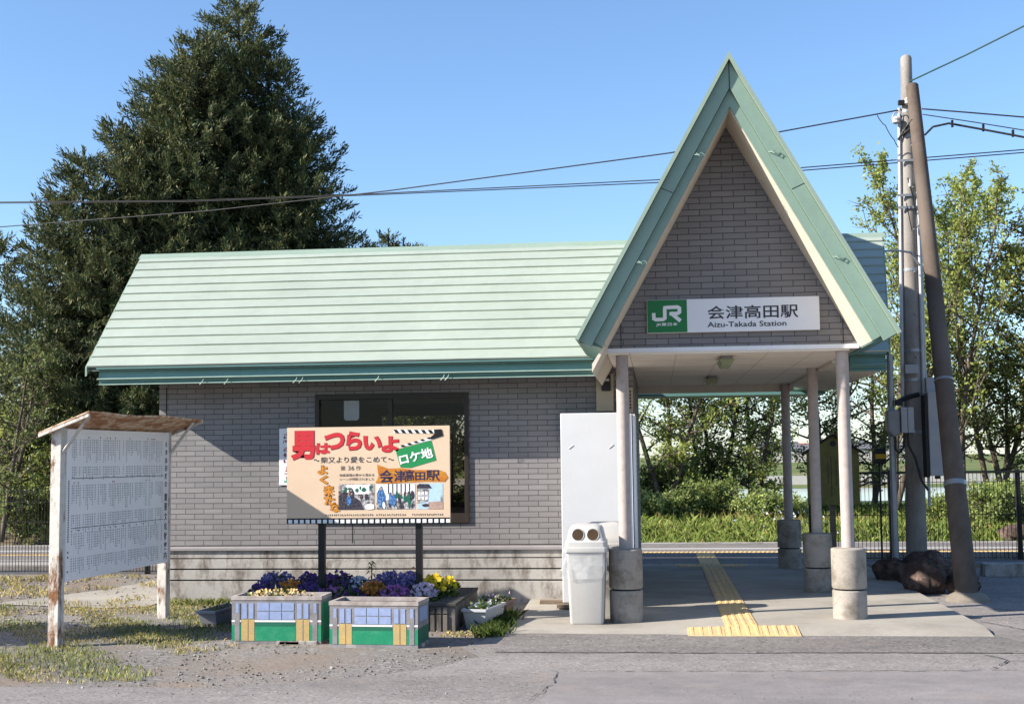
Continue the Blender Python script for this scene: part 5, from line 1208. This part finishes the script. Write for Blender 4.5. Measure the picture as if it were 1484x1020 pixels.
mb.prism([(x0, y0, 2.19), (x0, y0, 1.92), (x0+.08, y0, 1.82), (x0+.17, y0, 1.88), (x0+.17, y0, 2.19)], (0, .22, 0)); mb.build('rounded_box', M_GREY, T, bevel=.03)
mb = MB(); mb.box(x0+.175, x0+.255, y0-.02, y0+.2, 1.88, 2.22); mb.box(x0+.26, x0+.34, y0-.02, y0+.2, 1.88, 2.22); each(mb, 'square_box', M_GREYL, T, bevel=.006)
mb = MB(); mb.tube([(x0+.22, y0+.05, 1.88), (x0+.21, y0+.05, 1.7), (x0+.15, y0+.05, 1.62), (x0+.1, y0+.05, 1.66), (x0+.1, y0+.05, 1.84)], .018, 8); mb.tube([(x0+.26, y0+.05, 1.88), (x0+.27, y0+.06, 1.72), (x0+.35, y0+.06, 1.55), (x0+.42, y0+.05, 1.25), (x0+.5, y0+.04, 1.12)], .016, 8); each(mb, 'cable', M_DARK, T, smooth=True)
T = thing('tall_cabinet', 'tall narrow grey cabinet mounted between the upright and the leaning pole', 'cabinet', (3.62, 17.45, 1.3))
mb = MB(); mb.box(3.585, 3.765, 17.6, 17.84, 1.31, 2.42); mb.build('body', M_GREYL, T, bevel=.008)
mb = MB(); mb.box(3.545, 3.583, 17.62, 17.85, 1.29, 2.38); mb.box(3.66, 3.72, 17.64, 17.72, 1.27, 1.309); each(mb, 'mounting_plate', M_DARK, T)
T = thing('warning_post', 'thin post carrying a black box with a yellow band beside the mesh fence', 'post', (3.09, 18.6, 0))
mb = MB(); mb.tube([(3.09, 18.6, -.05), (3.10, 18.6, 1.48)], .014, 8); mb.build('pole', M_DARK, T)
mb = MB(); mb.box(3.05, 3.185, 18.53, 18.66, 1.47, 1.69); hd = mb.build('box', M_BLACK, T, bevel=.01)
mb = MB(); mb.box(3.048, 3.187, 18.528, 18.662, 1.54, 1.605); mb.build('yellow_band', plain('warning_yellow', (.75, .45, .02), .5), hd)
# house-shaped board
T = thing('house_shaped_board', 'olive wooden board shaped like a little house with columns of writing', 'signboard', (2.62, 19.8, 0))
F = Frame((2.235, 19.78, .86), (1, 0, 0)); mb = MB(); slab2d(mb, F, [(0, 0), (.765, 0), (.765, .80), (.39, 1.04), (0, .80)], -.03, 0); mb.build('panel', M_OLIVE, T)
mb = MB()
for s_ in (-1, 1):
    p0 = (.39, 1.06); p1 = (.39+s_*.46, .77); pts = [p0, p1, (p1[0], p1[1]-.035), (p0[0], p0[1]-.035)]; slab2d(mb, F, pts if s_ < 0 else pts[::-1], -.06, .05)
each(mb, 'roof', M_BARKD, T)
mb = MB(); mb.box(2.56, 2.64, 19.815, 19.88, -.03, 1.3); mb.build('post', M_WOOD, T)
mb = MB(); r = random.Random(2)
for u in (.30, .345, .42, .47, .53, .58, .14, .1):
    v = .72-r.uniform(0, .08); e = r.uniform(.1, .35)
    while v > e: rect(mb, F, u, u+.016, v-.016, v, .002); v -= .025
mb.build('lettering', M_INK, T)
mb = MB(); mb.raw([F.p(.39+.045*math.cos(a), .91+.045*math.sin(a), .002) for a in [2*math.pi*k/16 for k in range(16)]], [tuple(range(16))]); mb.build('emblem', M_DARK, T)
# rocks
def rock(label, x, y, z, sx, sy, sz_, seed):
    rs = np.random.RandomState(seed); n1, n2 = 22, 34; V = []
    PN = rs.normal(size=(17, 3)); PN /= np.linalg.norm(PN, axis=1)[:, None]; PH = rs.uniform(.68, 1.0, 17); ks = rs.normal(size=(6, 3))*7; ph = rs.uniform(0, 6.28, 6)
    for i in range(n1+1):
        for j in range(n2):
            th = math.pi*i/n1; a = 2*math.pi*j/n2; d = np.array([math.sin(th)*math.cos(a), math.sin(th)*math.sin(a), math.cos(th)])
            c_ = PN@d; f = min(1.15, (PH[c_ > .05]/c_[c_ > .05]).min())+sum(.03*math.sin(k@d+p) for k, p in zip(ks, ph)); V.append((x+d[0]*sx*f, y+d[1]*sy*f, z+d[2]*sz_*f))
    mb = MB(); mb.raw(V, [(i*n2+j, (i+1)*n2+j, (i+1)*n2+(j+1) % n2, i*n2+(j+1) % n2) for i in range(n1) for j in range(n2)])
    return tag(mb.build('rock', M_ROCK, None, loc=(x, y, z)), label, 'rock', 'rocks round the utility poles')
rock('brown rock with a pale sunlit face in front of the poles', 3.12, 15.95, .09, .24, .22, .23, 3)
rock('dark low rock behind the right porch column', 3.0, 17.2, .08, .24, .22, .25, 5)
rock('long dark rock behind the leaning pole', 3.42, 17.1, .08, .34, .25, .26, 6)
rock('small dark rock beside the leaning pole base', 3.55, 15.9, .05, .2, .2, .15, 8)
mb = MB(); mb.box(4.35, 5.0, 18.1, 18.4, -.05, .12); tag(mb.build('concrete_block', M_FOUND, None, loc=(4.6, 18.2, 0), bevel=.01), 'low grey concrete block on the ground right of the leaning pole', 'block')
rock('pale rounded stone in the grass behind the right fence', at(1455, 27), 27, far_z(3, 27)+.42, .42, .3, .22, 9)
# cables
CYC = [0]
def px3(x, y, Y):
    d = Vector(_f)+Vector(_r2)*((x-742)/FPX)-Vector(_u2)*((y-510)/FPX); return Vector((0, 0, 1.6))+d*(Y/d.y)
def cable(label, pts, r_, sag=0, mat=None, group='overhead cables', name='overhead_cable'):
    P = []
    for i in range(len(pts)-1):
        a, b_ = pts[i], pts[i+1]
        for k in range(10):
            t = k/10; q = a+(b_-a)*t; q = Vector((q.x, q.y, q.z-sag*4*t*(1-t))); P.append(tuple(q))
    P.append(tuple(pts[-1])); mb = MB(); mb.tube(P, r_, 6); return tag(mb.build(name, mat or M_WIRE, None, smooth='all', loc=tuple(pts[0])), label, 'cable', group)
def ext(a, b_, k): return b_+(b_-a)*k
p1 = px3(1302, 160, 17.45); a = px3(970, 222, 18.5)
cable('long cable from the pole passing behind the gable down to the far left', [p1, px3(1137, 190, 17.9), a, px3(560, 277, 20), px3(300, 306, 21.2), px3(0, 329, 22.6), px3(-300, 345, 24)], .010)
c1 = [px3(1484+1500, 60, 17.5), px3(1484+500, 180, 19.0), px3(1484, 217, 20), px3(1165, 243, 20.5), px3(950, 261, 21), px3(540, 281, 22), px3(270, 291, 22.6), px3(0, 293, 23.2), px3(-300, 290, 24)]
cable('upper of the two parallel cables crossing behind the gable and in front of the spruce', c1, .009)
cable('lower of the two parallel cables crossing behind the gable and in front of the spruce', [Vector((p.x, p.y, p.z-(.045 if i < 5 else .02))) for i, p in enumerate(c1)], .009)
b_ = px3(1319, 118, 17.93)
cable('dark green twisted cable rising from the pole top to the upper right', [b_, px3(1400, 80, 17.0), px3(1484, 38, 16.5), px3(1700, -80, 15.5), px3(2600, -560, 12)], .011, .0, M_WIREG)
cable('thin cable leaving the leaning pole to the right below the green one', [px3(1336, 158, 17.2), px3(1400, 163, 17), px3(1484, 170, 16.8), px3(1750, 190, 16), px3(2900, 210, 13)], .010)
cable('thin messenger cable with clamps right of the leaning pole', [px3(1337, 166, 17.2), px3(1410, 177, 17), px3(1484, 189, 16.8), px3(1750, 225, 16), px3(2900, 330, 13)], .007)
cable('thick hanging cable looped below the messenger right of the leaning pole', [px3(1340, 196, 17.2), px3(1352, 184, 17.1), px3(1375, 179, 17.05), px3(1425, 188, 16.95), px3(1484, 199, 16.8), px3(1750, 235, 16), px3(2900, 340, 13)], .014)
for x, y, w_ in ((1380, 179, 'left'), (1425, 185, 'middle'), (1468, 193, 'right')):
    p = px3(x, y, 16.98); mb = MB(); mb.box(p.x-.012, p.x+.012, p.y-.02, p.y+.02, p.z-.05, p.z+.04)
    tag(mb.build('cable_clamp', M_DARK, None, loc=tuple(p)), w_+'most of the three black clamps holding the thick hanging cable' if w_ != 'middle' else 'middle one of the three black clamps holding the thick hanging cable', 'clamp', 'clamps on the hanging cable')
cable('short slack drop wire hanging left of the pole top', [px3(1271, 167, 17.5), px3(1283, 182, 17.45), px3(1296, 203, 17.4), px3(1303, 214, 17.4)], .006, .02, None, 'overhead cables', 'drop_wire')
cable('drop wire from the pole bending to the main roof corner', [px3(1277, 364, 16.9), px3(1300, 363, 17.1), px3(1320, 366, 17.3), px3(1333, 385, 17.35)], .014, 0, M_STEEL, 'overhead cables', 'drop_wire')

# ================================================================== FAR THINGS
mb = MB(); mb.box(4, 60, 62, 86, -.62, -.545); struct(mb.build('paddy_water', M_WATER))
mb = MB(); mb.box(-60, 90, 100, 101, -.6, .05); tag(mb.build('guard_rail', M_FLINE, None, loc=(10, 100, -.6)), 'long pale guard rail along the far road across the fields', 'guard rail')
mb = MB(); mb.box(-300, 300, 120, 140, -.6, -.56); struct(mb.build('far_field', two('far_field_tan', (.36, .30, .2), (.24, .26, .1), .3, .4, .6, .95, None, 0)))
r = random.Random(6)
for i, px in enumerate((1128, 1150, 1163, 1225, 1258, 1300)):
    Y = 420+20*(i % 3); x = at(px, Y); w = r.uniform(4, 6.5); h = r.uniform(3, 4.5); g = -.6
    lb = ('leftmost tiny pale house on the horizon seen through the porch', 'tiny house with a grey roof on the horizon left of the olive board', 'tiny red roofed house touching the olive board on the horizon', 'tiny far house between the right porch columns', 'tiny far house just right of the front right column', 'tiny far house between steel post and utility pole')[i]
    T = thing('house', lb, 'house', (x, Y, g), 'tiny houses on the horizon'); mb = MB(); mb.box(x-w, x+w, Y-4, Y+4, g-.2, g+h); mb.build('wall', M_H[0], T)
    mb = MB(); mb.prism([(x-w-.5, Y-4.6, g+h), (x-w-.5, Y+4.6, g+h), (x-w-.5, Y, g+h+2.4)], (2*w+1, 0, 0)); mb.build('roof', M_H[1 if i == 2 else 2], T)
